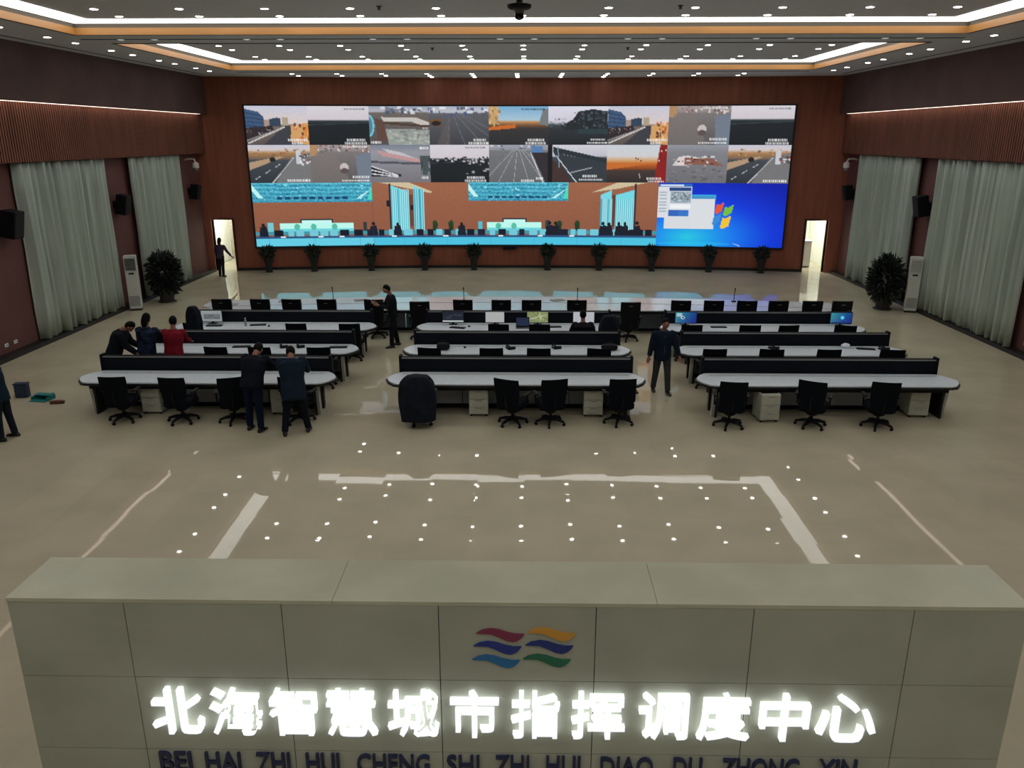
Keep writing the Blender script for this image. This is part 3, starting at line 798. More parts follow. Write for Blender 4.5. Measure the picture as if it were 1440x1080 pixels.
# ------------------------------------------------------------------ control desks
def make_desk():
    t = thing('control_desk', '', 'desk')
    # plan outline of the worktop, near edge at y=0
    half = [(2.38, 0), (2.50, .05), (2.63, .22), (2.70, .41), (2.69, .52), (2.60, .72), (2.47, .88), (2.40, .9)]
    P = half + [(-x, y) for x, y in half[::-1]]
    top = MB().prism(P, .725, .75).build('worktop', M_white, t)
    MB().box(-2.4, 2.4, .70, .712, .7503, .7535).build('cable_slot', M_rail, top)
    Q = [(x * 1.006 + (.012 if x > 0 else -.012), (y - .45) * 1.03 + .45) for x, y in P]
    MB().prism(Q, .68, .7245).build('edge_band', M_edge, top)
    MB().box(-2.35, 2.35, .05, .09, .60, .679).build('apron', M_black, t)
    m = MB(); n = 4
    for k in range(n):
        a = -2.3 + 4.6 * k / n
        m.box(a + .008, a + 4.6 / n - .008, .74, .77, .09, .679)
    m.build('modesty_panel', M_grey, t)
    MB().box(-2.3, 2.3, .73, .79, 0, .09).build('kick_plate', M_black, t)
    for s in (-1, 1):
        xa, xb = sorted((s * 2.30, s * 2.34))
        MB().box(xa, xb, .16, .88, 0, .679).build('end_panel', M_edge, t)
        # pale slanted leg plate on the outside
        pr = [(.10, .679), (.24, .679), (.34, 0), (.22, 0)]
        xa, xb = sorted((s * 2.342, s * 2.40))
        MB().prism(pr, xa, xb, 'x').build('leg', M_legw, t)
        br = [(2.30, .679), (2.62, .679), (2.60, .655), (2.47, .60), (2.40, .5), (2.375, .32), (2.375, .0), (2.30, 0)]
        MB().prism([(s * u, v) for u, v in br], .62, .70, 'y').build('bracket', M_edge, t)
    # black screen box along the far side
    h = MB(); h.box(-2.46, 2.46, .93, 1.06, .62, 1.06); hu = h.build('rear_panel', M_panel, t)
    MB().box(-2.46, 2.46, .922, .9295, 1.035, 1.0605).build('top_rail', M_rail, hu)
    for s in (-1, 1):
        xa, xb = sorted((s * 2.461, s * 2.52))
        MB().box(xa, xb, .91, 1.08, .62, 1.1).build('end_cap', M_panel, hu, bevel=.008)
    MB().box(-2.3, 2.3, .96, 1.03, 0, .619).build('rear_support', M_panel, t)
    return t
COLX = [-6.7, -.2, 6.3]
ROWY = [15.66, 18.05, 20.45]
cn = ['left', 'middle', 'right']
rn = ['front', 'second', 'third']
desk0 = make_desk()
first = True
for j in range(3):
    for i in range(3):
        lab = 'long white-topped control desk with black rear panel, %s row, %s column' % (rn[j] if j == 0 else rn[j], cn[i])
        if first:
            desk0.location = (COLX[i], ROWY[j], 0); desk0['label'] = lab; desk0['group'] = 'control desks in three rows'; first = False
        else:
            dup(desk0, (COLX[i], ROWY[j], 0), 0, lab, 'control desks in three rows')

# curved long console in front of the screen
t = thing('curved_console', 'very long curved white console behind the three rows of desks, nearest the screen', 'desk', (-.2, 23.0, 0))
N = 40
def far_y(x): return 2.1 - (x / 9.5) ** 2 * .85
def near_y(x): return .05
pts = [(-9.5 + 19.0 * k / N) for k in range(N + 1)]
P = [(x, near_y(x)) for x in pts if abs(x) <= 9.2] + [(9.5, .5)] + [(x, far_y(x)) for x in pts[::-1]] + [(-9.5, .5)]
wt = MB().prism(P, .72, .75).build('worktop', M_white2, t)
m = MB()
for k in range(N):
    a, b = pts[k], pts[k + 1]
    V = [(x, far_y(x) - .95 + d, z) for x in (a, b) for d in (0, .02) for z in (.7505, .757)]
    m.add(V, [(0, 1, 3, 2), (4, 6, 7, 5), (0, 4, 5, 1), (2, 3, 7, 6), (0, 2, 6, 4), (1, 5, 7, 3)])
m.build('cable_channel', M_rail, wt)
MB().box(-9.2, 9.2, .06, .1, .64, .719).build('apron', M_black, t)
m = MB()
for k in range(16):
    a = -9.1 + 18.2 * k / 16; m.box(a + .01, a + 18.2 / 16 - .01, .62, .66, .08, .719)
m.build('modesty_panel', mat('blue_grey_board', (104, 114, 130), .55, var=.05, scale=(1, 1, 1)), t)
MB().box(-9.1, 9.1, .61, .67, 0, .08).build('kick_plate', M_black, t)
for s in (-1, 1):
    xa, xb = sorted((s * 9.12, s * 9.18)); MB().box(xa, xb, .12, 1.15, 0, .719).build('end_panel', M_legw, t)

# ------------------------------------------------------------------ chairs (facing +Y, towards the screen)
def make_chair(high=False):
    t = thing('executive_chair' if high else 'office_chair', '', 'chair')
    wt_, z0, z1, m_ = (.56, .46, 1.17, M_leather) if high else (.54, .42, 1.04, M_mesh)
    # backrest: curved, narrowing a little to the bottom
    rings = []; n = 7
    for k in range(n):
        u = k / (n - 1); z = z0 + (z1 - z0) * u
        hw = wt_ / 2 * (.82 + .18 * min(1, u * 1.6)) * (1 if u < .93 else .985)
        yb = -.25 - .07 * u + .02 * math.sin(u * 3.1)
        th = (.05 if high else .022)
        if high and u > .72: th = .075
        r = []
        for q in range(9):
            a = -1 + 2 * q / 8; r.append((hw * a, yb - .035 * (1 - a * a), z))
        for q in range(9):
            a = 1 - 2 * q / 8; r.append((hw * a, yb + th - .035 * (1 - a * a), z))
        rings.append(r)
    bk = MB().loft(rings).build('backrest', m_, t, smooth=True)
    fr = MB(); fr.tube([(0, -.04, .40), (0, -.27, .42), (0, -.33, .56), (0, -.345, .72)], [.022, .025, .02, .012], 8)
    fr.build('back_support', M_black, t)
    if high:
        MB().box(-.05, .05, -.372, -.362, 1.06, 1.075).build('badge', M_rail, bk)
    s = MB(); s.loft([[(x * k_, y * k_ + .02, z) for x, y in ((-.25, -.22), (-.2, -.25), (.2, -.25), (.25, -.22), (.26, .18), (.2, .26), (-.2, .26), (-.26, .18))]
                      for k_, z in ((.86, .35), (1.04, .39), (1.06, .48), (.94, .515))]).build('seat', m_, t, smooth=True)
    for sx in (-1, 1):
        a = MB(); a.tube([(sx * .22, .02, .43), (sx * .31, .02, .46), (sx * .315, .02, .67)], .018, 8)
        b = MB(); ar = a.build('arm_post', M_black, t)
        b.box(sx * .315 - .04, sx * .315 + .04, -.14, .15, .67, .70).build('armrest', M_black, ar, bevel=.01)
    MB().lathe([(.05, .24), (.11, .27), (.15, .35)], 12).tube([(0, 0, .09), (0, 0, .34)], .03, 10).build('column', M_black, t)
    b = MB()
    for k in range(5):
        a = 2 * math.pi * k / 5 + math.pi / 2 + .3
        b.tube([(0, 0, .13), (.16 * math.cos(a), .16 * math.sin(a), .12), (.30 * math.cos(a), .30 * math.sin(a), .08)], [.045, .034, .024], 8)
    b.build('star_base', M_black, t)
    for k in range(5):
        a = 2 * math.pi * k / 5 + math.pi / 2 + .3
        c = MB(); c.tube([(.30 * math.cos(a) - .022 * math.sin(a), .30 * math.sin(a) + .022 * math.cos(a), .032), (.30 * math.cos(a) + .022 * math.sin(a), .30 * math.sin(a) - .022 * math.cos(a), .032)], .031, 10)
        c.tube([(.30 * math.cos(a), .30 * math.sin(a), .04), (.30 * math.cos(a), .30 * math.sin(a), .085)], .012, 6)
        c.build('caster', M_black, t)
    return t
chair0 = make_chair(); exec0 = make_chair(True)
used = {}
def chair(src, x, y, rz, label, group):
    if src.name not in used:
        used[src.name] = 1; src.location = (x, y, 0); src.rotation_euler = (0, 0, rz); src['label'] = label; src['group'] = group; return src
    return dup(src, (x, y, 0), rz, label, group)
kids(chair0)
# front row
FR = [('left', -8.25, 15.42, .05), ('left', -7.02, 15.38, -.03), ('left', -5.95, 15.40, .35), ('left', -4.62, 15.42, -.15),
      ('middle', -2.14, 15.42, 0), ('middle', -.25, 15.36, -.42), ('middle', .52, 15.38, .22), ('middle', 1.92, 15.44, .06),
      ('right', 4.12, 15.28, -.12), ('right', 5.78, 15.32, -.5), ('right', 7.1, 15.30, -.18)]
cnt = {'left': 4, 'middle': 4, 'right': 3}; idx = {}
for c_, x, y, rz in FR:
    k = idx.get(c_, 0); idx[c_] = k + 1
    chair(chair0, x, y, rz, 'black mesh office chair at the front %s desk, %s of its %s' % (c_, nth(k, cnt[c_]), 'four' if cnt[c_] == 4 else 'three'), 'office chairs at the front desks')
for nm_, Y, rows in (('second', 17.82, {'left': (-7.04, -6.02, -4.71), 'middle': (-2.14, -.77, .32, 1.71), 'right': (4.28, 5.6, 6.85, 8.3)}),
                     ('third', 20.22, {'left': (-8.5, -5.87, -4.53), 'middle': (-.65, .39, 1.48, 2.14), 'right': (4.23, 5.72, 6.65, 8.16)})):
    for c_ in cn:
        for k, x in enumerate(rows[c_]):
            n = len(rows[c_])
            y_ = Y - (.25 if (nm_ == 'third' and x in (1.48,)) else 0)
            chair(chair0, x, y_, random.uniform(-.15, .15), 'black mesh office chair at the %s-row %s desk, %s of its %s' % (nm_, c_, nth(k, n), {3: 'three', 4: 'four'}[n]), 'office chairs at the %s-row desks' % nm_)
DXS = (-8.72, -7.59, -6.68, -5.67, -4.32, -3.0, -1.77, -.69, .17, 1.47, 2.96, 4.44, 5.37, 6.3, 7.17, 8.14, 8.98)
for k, x in enumerate(DXS):
    chair(exec0, x, 22.72 if x not in (2.96, -3.0) else 22.45, random.uniform(-.08, .08), 'black high-backed chair at the curved console, %s of seventeen' % nth(k, 17), 'high-backed chairs at the curved console')

# pedestals under the front desks
def make_ped():
    t = thing('drawer_pedestal', '', 'drawer unit')
    MB().box(-.2, .2, -.22, .24, .05, .60).build('body', M_ped, t, bevel=.008)
    MB().box(-.17, .17, -.12, .12, .601, .61).build('top_tray', M_black, t)
    for z0, z1 in ((.07, .22), (.23, .38), (.39, .58)):
        d = MB().box(-.19, .19, -.236, -.221, z0, z1).build('drawer', M_ped, t)
        MB().box(-.07, .07, -.241, -.2365, z1 - .035, z1 - .02).build('handle', M_rail, d)
    for a in (-1, 1):
        for b in (-1, 1):
            MB().tube([(a * .16, b * .17 - .015, .025), (a * .16, b * .17 + .015, .025)], .025, 8).build('caster', M_black, t)
    return t
ped0 = make_ped()
PD = [(-7.86, 16.05, 0, 'white drawer pedestal under the front left desk, between the two leftmost chairs'), (-5.13, 16.05, 0, 'white drawer pedestal under the front left desk, seen between the two standing men'),
      (-.97, 16.02, .03, 'white drawer pedestal under the front middle desk, left one'), (1.43, 16.02, -.03, 'white drawer pedestal under the front middle desk, right one'),
      (4.99, 15.75, .08, 'white drawer pedestal pulled out from the front right desk beside its leftmost chair'), (8.2, 16.1, -.05, 'white drawer pedestal tucked under the right end of the front right desk')]
for k, (x, y, rz, lb) in enumerate(PD):
    if k == 0:
        ped0.location = (x, y, 0); ped0['label'] = lb; ped0['group'] = 'white drawer pedestals'
    else: dup(ped0, (x, y, 0), rz, lb, 'white drawer pedestals')

# coats over chairs
def coat(x, y, w_, d_, z0, z1, label, seed, yo=-.28):
    rnd = random.Random(seed); rings = []; n = 20
    for z, sc in ((z0, .92), (z0 + (z1 - z0) * .25, 1.0), (z0 + (z1 - z0) * .5, 1.04), (z0 + (z1 - z0) * .7, 1.0), (z0 + (z1 - z0) * .85, .9), (z0 + (z1 - z0) * .96, .62), (z1, .5)):
        r = []
        for k in range(n):
            a = 2 * math.pi * k / n; f = 1 + .10 * math.sin(a * 5 + z * 4 + seed) + rnd.uniform(-.05, .05)
            ca, sa = math.cos(a), math.sin(a)
            ex = lambda v: math.copysign(abs(v) ** .75, v)
            r.append((x + w_ / 2 * sc * ex(ca) * f, y + yo + d_ / 2 * (sc * .5 + .5) * ex(sa) * f, z))
        rings.append(r)
    o = MB().loft(rings, cap0=False, cap1=True).build('draped_coat', M_coat, smooth=True)
    sub = o.modifiers.new('sub', 'SUBSURF'); sub.levels = 1; sub.render_levels = 1
    return tag(o, label, 'coat')
M_coat = mat('dark_navy_coat', (22, 28, 40), .85, spec=.2, var=.2, scale=(6, 6, 6))
coat(-2.14, 15.42, .74, .40, .16, 1.10, 'dark navy coat draped over the leftmost chair at the front middle desk', 1)
coat(-8.5, 20.22, .40, .26, .45, 1.48, 'dark coat hung over the leftmost chair at the third-row left desk', 2)
coat(2.14, 20.22, .52, .26, .45, 1.28, 'dark coat hung over the rightmost chair at the third-row middle desk', 3)

# monitors
def picture(name, cv, w_, h_, parent, y, z):
    H2, W2 = cv.shape[:2]
    V = [(-w_ / 2 + w_ * i / (W2 - 1), y, z + h_ - h_ * j / (H2 - 1)) for j in range(H2) for i in range(W2)]
    F = [(j * W2 + i, (j + 1) * W2 + i, (j + 1) * W2 + i + 1, j * W2 + i + 1) for j in range(H2 - 1) for i in range(W2 - 1)]
    me = bpy.data.meshes.new(name); me.from_pydata(V, [], F)
    ca = me.color_attributes.new('picture', 'FLOAT_COLOR', 'POINT')
    buf = np.ones((H2 * W2, 4), np.float32); buf[:, :3] = cv.reshape(-1, 3); ca.data.foreach_set('color', buf.ravel())
    me.materials.append(M_screen)
    o = bpy.data.objects.new(name, me); COL.objects.link(o); o.parent = parent
    return o
def monitor(x, y, label, cv, w_=.5, h_=.29, rz=0):
    t = thing('monitor', label, 'monitor', (x, y, .75), rz)
    MB().box(-w_ / 2 - .012, w_ / 2 + .012, -.015, .02, .06, .06 + h_ + .024).build('housing', M_black, t)
    picture('screen', cv.done(), w_, h_, t, -.0165, .072)
    MB().box(-.03, .03, .0205, .05, .0, .2).build('stand', M_black, t)
    MB().box(-.11, .11, -.05, .1, 0.001, .012).build('foot', M_black, t)
    return t
def flat(col, n=20, k=12, seed=0):
    c = Cv(n, k, seed); c.a[:] = col; return c
def win():
    c = Cv(32, 20, 5)
    for q in range(3): c.a[..., q] = np.interp(c.u, [0, .5, 1], [(60, 10, 5)[q], (120, 60, 20)[q] if False else (30, 90, 170)[q], (10, 30, 120)[q]])
    c.a[..., 2] = np.interp(c.u, [0, 1], [150, 130]); c.a[..., 1] = np.interp(c.u + .4 * c.v, [0, 1.4], [150, 30])
    return c
ca_ = win(); ca_.rect(.05, .08, .3, .4, (160, 190, 200)).ell(.35, .5, .09, .14, (190, 205, 210)).ell(.35, .5, .05, .08, (30, 40, 60))
cb_ = win(); cb_.ell(.55, .45, .08, .14, (90, 200, 230)).rect(.04, .85, .95, .95, (20, 40, 90))
cg = flat((128, 138, 96), 30, 18, 6); cg.noise(14, 2); cg.specks(24, .1, .1, .9, .9, [(190, 196, 150), (90, 104, 60), (160, 150, 110)], .12, .1); cg.line(.1, .7, .9, .3, .03, (200, 196, 170))
cdk = flat((26, 34, 48), 30, 18, 7); cdk.rect(0, .86, 1, .93, (190, 196, 196)).specks(14, .05, .1, .95, .7, [(60, 72, 84), (90, 100, 110)], .2, .03)
cw = flat((168, 170, 170), 20, 12, 8); cw.rect(0, 0, 1, .06, (120, 124, 128))
cw2 = flat((176, 178, 184), 20, 12, 9); cw2.rect(.1, .15, .9, .2, (140, 150, 160))
cl = flat((140, 146, 146), 30, 18, 10); cl.rect(.15, .35, .9, .8, (96, 102, 104)); cl.specks(24, .16, .36, .84, .72, [(150, 154, 154), (70, 74, 78)], .06, .07)
monitor(-8.5, 21.12, 'monitor with a pale grey picture at the left end of the third-row left desk', cl, .56)
monitor(-1.95, 21.12, 'monitor with a dark picture and pale bottom bar on the third-row middle desk, leftmost there', cdk, .56)
monitor(-.82, 21.12, 'monitor with a blank white-grey screen on the third-row middle desk', cw, .5)
monitor(.33, 21.12, 'monitor with a greenish map picture on the third-row middle desk', cg, .56)
monitor(1.57, 21.12, 'monitor with a bright pale screen in front of the seated person', cw2, .56)
monitor(4.31, 21.12, 'monitor with a blue desktop and pale window on the third-row right desk, left end', ca_, .56)
monitor(8.45, 21.12, 'monitor with a blue desktop picture on the third-row right desk, right end', cb_, .56)
# laptop
t = thing('laptop', 'open dark laptop between the white monitor and the greenish monitor', 'laptop', (-.07, 20.75, .75))
MB().box(-.18, .18, -.13, .11, .001, .018).build('base', M_rail, t)
lm = Matrix.Translation((0, .115, .016)) @ Matrix.Rotation(R(-14), 4, 'X')
ld = MB().box(-.18, .18, 0, .012, 0, .25, lm).build('lid', M_black, t)
o = picture('screen', flat((24, 38, 66), 8, 6, 3).done(), .33, .21, ld, -.001, .02); o.matrix_parent_inverse = Matrix(); o.matrix_local = lm
MB().box(-.16, .16, -.06, .09, .0185, .0215).build('keyboard', M_black, t)

# small things on desks
def keyboard(x, y, label, group, rz=0):
    t = thing('keyboard', label, 'keyboard', (x, y, .75), rz, group)
    MB().box(-.21, .21, -.07, .07, .001, .02).build('case', M_black, t)
    m = MB()
    for r_ in range(4):
        for k in range(12): m.box(-.195 + .0325 * k, -.168 + .0325 * k, -.058 + .03 * r_, -.034 + .03 * r_, .0205, .027)
    m.build('keys', mat('dark_keys', (34, 36, 40), .6), t)
    return t
def mouse(x, y, label):
    t = tag(MB().sphere((0, 0, .014), (.033, .055, .02)).build('mouse', M_black, smooth=True, loc=(x, y, .756)), label, 'mouse')
    return t
def phone(x, y, label, rz=0):
    t = thing('desk_phone', label, 'telephone', (x, y, .75), rz)
    MB().prism([(-.1, 0.001), (.1, 0.001), (.1, .03), (-.1, .07)], -.09, .09, 'x').build('base', M_black, t)
    MB().tube([(-.06, -.09, .06), (-.06, -.06, .085), (-.06, .06, .085), (-.06, .09, .06)], [.028, .02, .02, .028], 8).build('handset', M_black, t, smooth=True)
    return t
KB = [(-6.85, 18.62, 'black keyboard on the second-row left desk, behind its leftmost chair', .1), (-4.5, 18.6, 'black keyboard near the right end of the second-row left desk', .1), (8.14, 18.66, 'black keyboard near the right end of the second-row right desk', -.2),
      (-8.35, 20.85, 'black keyboard in front of the pale monitor on the third-row left desk', 0), (-7.2, 20.95, 'black keyboard beside the bottle on the third-row left desk', .2),
      (-1.8, 20.72, 'black keyboard in front of the dark-picture monitor', -.3), (.75, 20.85, 'black keyboard right of the greenish monitor', .1), (5.15, 20.9, 'black keyboard on the third-row right desk near the blue monitor', 0)]
for x, y, lb, rz in KB: keyboard(x, y, lb, 'keyboards on the desks', rz)
for x, y, lb in [(-5.82, 18.6, 'black desk telephone on the second-row left desk, left one'), (-5.42, 18.62, 'black desk telephone on the second-row left desk, right one'), (-.35, 18.55, 'black desk telephone on the second-row middle desk, left one'), (.75, 18.62, 'black desk telephone on the second-row middle desk, right one'),
                 (8.55, 18.62, 'black desk telephone at the right end of the second-row right desk'), (2.36, 20.8, 'black desk telephone at the right end of the third-row middle desk'), (5.95, 18.66, 'black desk telephone in the middle of the second-row right desk')]:
    phone(x, y, lb, .4)
mouse(-1.45, 18.62, 'small black mouse on the second-row middle desk near its left end'); mouse(-6.86, 20.8, 'small black mouse beside the keyboard on the third-row left desk')
mouse(-1.5, 20.85, 'small black mouse in front of the dark-picture monitor')
t = thing('water_bottle', 'small clear-grey bottle standing on the third-row left desk', 'bottle', (-7.5, 20.85, .75))
MB().lathe([(.03, .001), (.032, .01), (.032, .15), (.014, .19), (.013, .2)], 12).build('body', mat('bottle_grey', (140, 150, 148), .15), t, smooth=True)
MB().lathe([(.016, .2005), (.016, .225)], 10).build('cap', M_white, t)
o = MB().sphere((0, 0, .055), (.1, .09, .06), fn=lambda p: p * (1 + .18 * math.sin(p.x * 9 + p.z * 7) * math.cos(p.y * 8))).build('crumpled_tissue', M_white, loc=(7.7, 18.78, .75), smooth=True)
tag(o, 'crumpled white tissue on the second-row right desk', 'tissue')
# things lying on the desk near the seats of the second middle desk
def bag(x, y, z, s, label, m_):
    t = thing('handbag', label, 'bag', (x, y, z))
    MB().sphere((0, 0, s[2]), s, fn=lambda p: Vector((math.copysign(abs(p.x) ** .6, p.x), math.copysign(abs(p.y) ** .6, p.y), math.copysign(abs(p.z) ** .7, p.z)))).build('body', m_, t, smooth=True)
    MB().tube([(-s[0] * .5, 0, s[2] * 1.8), (-s[0] * .3, 0, s[2] * 2.5), (s[0] * .3, 0, s[2] * 2.5), (s[0] * .5, 0, s[2] * 1.8)], .012, 6).build('strap', m_, t)
bag(-1.95, 18.42, .75, (.16, .09, .09), 'black bag on the left end of the second-row middle desk', M_black)
bag(2.0, 18.45, .75, (.2, .1, .08), 'black bag on the right end of the second-row middle desk', M_black)
# papers and microphones on the console
for k, (x, y, lb) in enumerate([(-8.9, 23.7, 'grey folder lying on the left end of the curved console'), (-7.4, 24.2, 'paper sheets on the curved console between the second and third chairs'), (-5.1, 24.4, 'paper sheets on the curved console left of the standing man'), (1.0, 24.5, 'paper sheets on the middle of the curved console')]):
    tag(MB().box(-.2, .2, -.14, .14, .001, .012 + .004 * k).build('paper_stack', mat('grey_paper', (150, 152, 152), .8), loc=(x, y, .75), rotz=.2 * k), lb, 'papers')
for x, lb in ((-5.95, 'thin black gooseneck microphone on the left part of the curved console'), (-1.9, 'thin black gooseneck microphone left of the middle of the curved console'), (1.6, 'thin black gooseneck microphone right of the middle of the curved console'), (6.4, 'thin black gooseneck microphone on the right part of the curved console')):
    t = thing('gooseneck_microphone', lb, 'microphone', (x, 24.35, .75), group='gooseneck microphones on the curved console')
    MB().box(-.06, .06, -.06, .06, .001, .04).build('base', M_black, t)
    MB().tube([(0, 0, .04), (0, -.01, .25), (0, -.05, .38)], .012, 6).build('stem', M_black, t)
    MB().tube([(0, -.05, .38), (0, -.075, .44)], .018, 8).build('capsule', M_black, t)

# ------------------------------------------------------------------ plants and floor-standing coolers
def foliage(rnd, n, c, r, size, flat_=.3):
    m = MB()
    for k in range(n):
        d = Vector((rnd.gauss(0, 1), rnd.gauss(0, 1), rnd.gauss(0, 1))).normalized()
        q = rnd.uniform(.08, 1.0) ** .5
        p = Vector((c[0] + d.x * r[0] * q, c[1] + d.y * r[1] * q, c[2] + d.z * r[2] * q))
        out = (d + Vector((0, 0, rnd.uniform(-.6, .7)))).normalized()
        sidev = out.cross(Vector((rnd.uniform(-1, 1), rnd.uniform(-1, 1), rnd.uniform(-1, 1)))).normalized()
        l = size * rnd.uniform(.7, 1.3); w_ = l * flat_
        nn = out.cross(sidev) * (.12 * l)
        m.add([p, p + out * l * .5 + sidev * w_ * .5 - nn, p + out * l - nn * 2.2, p + out * l * .5 - sidev * w_ * .5 - nn, p + out * l * .5], [(0, 1, 4), (1, 2, 4), (2, 3, 4), (3, 0, 4)])
    return m
def big_plant(x, y, label, seed, h=1.7, r=.68):
    t = thing('potted_bush', label, 'potted plant', (x, y, 0))
    rnd = random.Random(seed)
    MB().lathe([(.2, 0.001), (.3, .02), (.3, .04), (.22, .05), (.27, .38), (.29, .4), (.25, .4), (.24, .36), (.01, .36)], 18).build('pot', M_pot2, t, smooth=True)
    MB().lathe([(.23, .362), (.01, .37)], 14).build('soil', M_soil, t)
    m = MB()
    for k in range(9):
        a = rnd.uniform(0, 6.28); q = rnd.uniform(.1, .4)
        m.tube([(.08 * math.cos(a), .08 * math.sin(a), .36), (q * .6 * math.cos(a), q * .6 * math.sin(a), .8), (q * math.cos(a), q * math.sin(a), rnd.uniform(1.2, 1.5))], [.016, .012, .006], 6)
    m.build('stem', mat('stem_brown', (60, 52, 40), .8), t)
    foliage(rnd, 1700, (0, 0, .24 + (h - .24) * .5), (r, r, (h - .24) * .5), .2, .34).build('foliage', M_leaf, t)
big_plant(-12.72, 27.85, 'large dark bushy potted plant standing in front of the left curtain', 11, 1.72, .5)
big_plant(12.15, 27.0, 'large dark bushy potted plant standing in front of the right curtain', 12, 1.78, .5)
def small_plant():
    t = thing('pedestal_plant', '', 'potted plant')
    rnd = random.Random(5)
    MB().lathe([(.15, .001), (.15, .05), (.11, .07), (.15, .35), (.23, .6), (.25, .64), (.22, .64), (.2, .6), (.01, .6)], 16).build('planter', M_pot, t, smooth=True)
    MB().lathe([(.19, .602), (.01, .61)], 12).build('soil', M_soil, t)
    foliage(rnd, 340, (0, 0, .84), (.27, .27, .23), .16, .36).build('foliage', M_leaf2, t)
    return t
pp = small_plant()
PX = (-11.1, -9.2, -6.75, -4.43, -2.27, .96, 3.2, 5.5, 7.93, 10.1)
for k, x in enumerate(PX):
    y = wallY(x) - .62
    lb = 'dark flared planter with green plant under the wall screen, %s of ten' % nth(k, 10)
    if k == 0: pp.location = (x, y, 0); pp['label'] = lb; pp['group'] = 'planters under the wall screen'
    else: dup(pp, (x, y, 0), random.uniform(0, 6.28), lb, 'planters under the wall screen')
def cooler(x, y, rz, label, dark):
    t = thing('floor_air_conditioner', label, 'air conditioner', (x, y, 0), rz)
    b = MB().box(-.19, .19, -.15, .15, .06, 1.84).build('cabinet', M_ac, t, bevel=.02)
    MB().box(-.18, .18, -.14, .14, 0, .06).build('plinth', M_base, t)
    m = MB()
    for k in range(8): m.box(-.16, .16, -.162, -.1505, 1.36 + .05 * k, 1.36 + .05 * k + (.032 if dark else .014))
    m.build('air_grille', M_slot if dark else mat('pale_grille', (120, 124, 122), .5), t)
    MB().box(-.08, .08, -.158, -.1505, 1.22, 1.28).build('display', M_slot, t)
    MB().box(-.16, .16, -.156, -.1505, .16, .5).build('intake', mat('pale_grille2', (150, 154, 150), .5), t)
cooler(-13.17, 26.45, R(18), 'tall white floor-standing air conditioner with dark grille by the left curtain', True)
cooler(12.86, 26.55, R(-18), 'tall white floor-standing air conditioner by the right curtain', False)

# things lying on the floor at the left
t = thing('storage_box', 'dark blue box standing on the floor beside the man at the left edge', 'box', (-11.3, 16.95, 0), .1)
mbx = mat('blue_box', (36, 52, 78), .6)
MB().box(-.14, .14, -.08, .08, 0.001, .3).build('body', mbx, t, bevel=.02); MB().box(-.15, .15, -.09, .09, .301, .33).build('lid', mbx, t, bevel=.01)
t = thing('dustpan', 'teal plastic dustpan lying on the floor at the left', 'dustpan', (-10.75, 16.75, 0), -.15)
mte = mat('teal_plastic', (34, 128, 132), .5)
m = MB(); m.box(-.2, .2, -.17, .17, .001, .012); m.box(-.2, .2, .155, .17, .012, .11); m.box(-.2, -.188, -.1, .155, .012, .09); m.box(.188, .2, -.1, .155, .012, .09); m.box(-.2, .2, .0, .155, .1, .112); m.build('pan', mte, t)
MB().tube([(0, .16, .07), (0, .36, .05)], .016, 8).build('handle', mte, t)
t = thing('hand_brush', 'small brown-red hand brush lying beside the teal dustpan', 'brush', (-10.27, 16.5, 0), .2)
MB().sphere((0, 0, .055), (.17, .045, .03)).build('back', mat('brown_red', (112, 58, 44), .5), t, smooth=True)
MB().box(-.14, .14, -.04, .04, .001, .04).build('bristles', mat('bristle', (84, 66, 56), .9, var=.3, scale=(60, 60, 4)), t)

# ------------------------------------------------------------------ people
def smooth_voxel(mbx, name, voxel, mats, iters=3):
    me = mbx.mesh(name, mats)
    o = bpy.data.objects.new(name, me); COL.objects.link(o)
    r = o.modifiers.new('r', 'REMESH'); r.mode = 'VOXEL'; r.voxel_size = voxel; r.use_smooth_shade = True
    s = o.modifiers.new('s', 'SMOOTH'); s.iterations = iters; s.factor = .5
    dg = bpy.context.evaluated_depsgraph_get()
    me2 = bpy.data.meshes.new_from_object(o.evaluated_get(dg))
    me2.name = name
    bpy.data.objects.remove(o); bpy.data.meshes.remove(me)
    me2.materials.clear()
    for m_ in (mats if isinstance(mats, (list, tuple)) else [mats]): me2.materials.append(m_)
    me2.polygons.foreach_set('use_smooth', [True] * len(me2.polygons))
    return me2
def ring(c, ax, ay, rx, ry, n=16):
    return [c + ax * (rx * math.cos(2 * math.pi * k / n)) + ay * (ry * math.sin(2 * math.pi * k / n)) for k in range(n)]
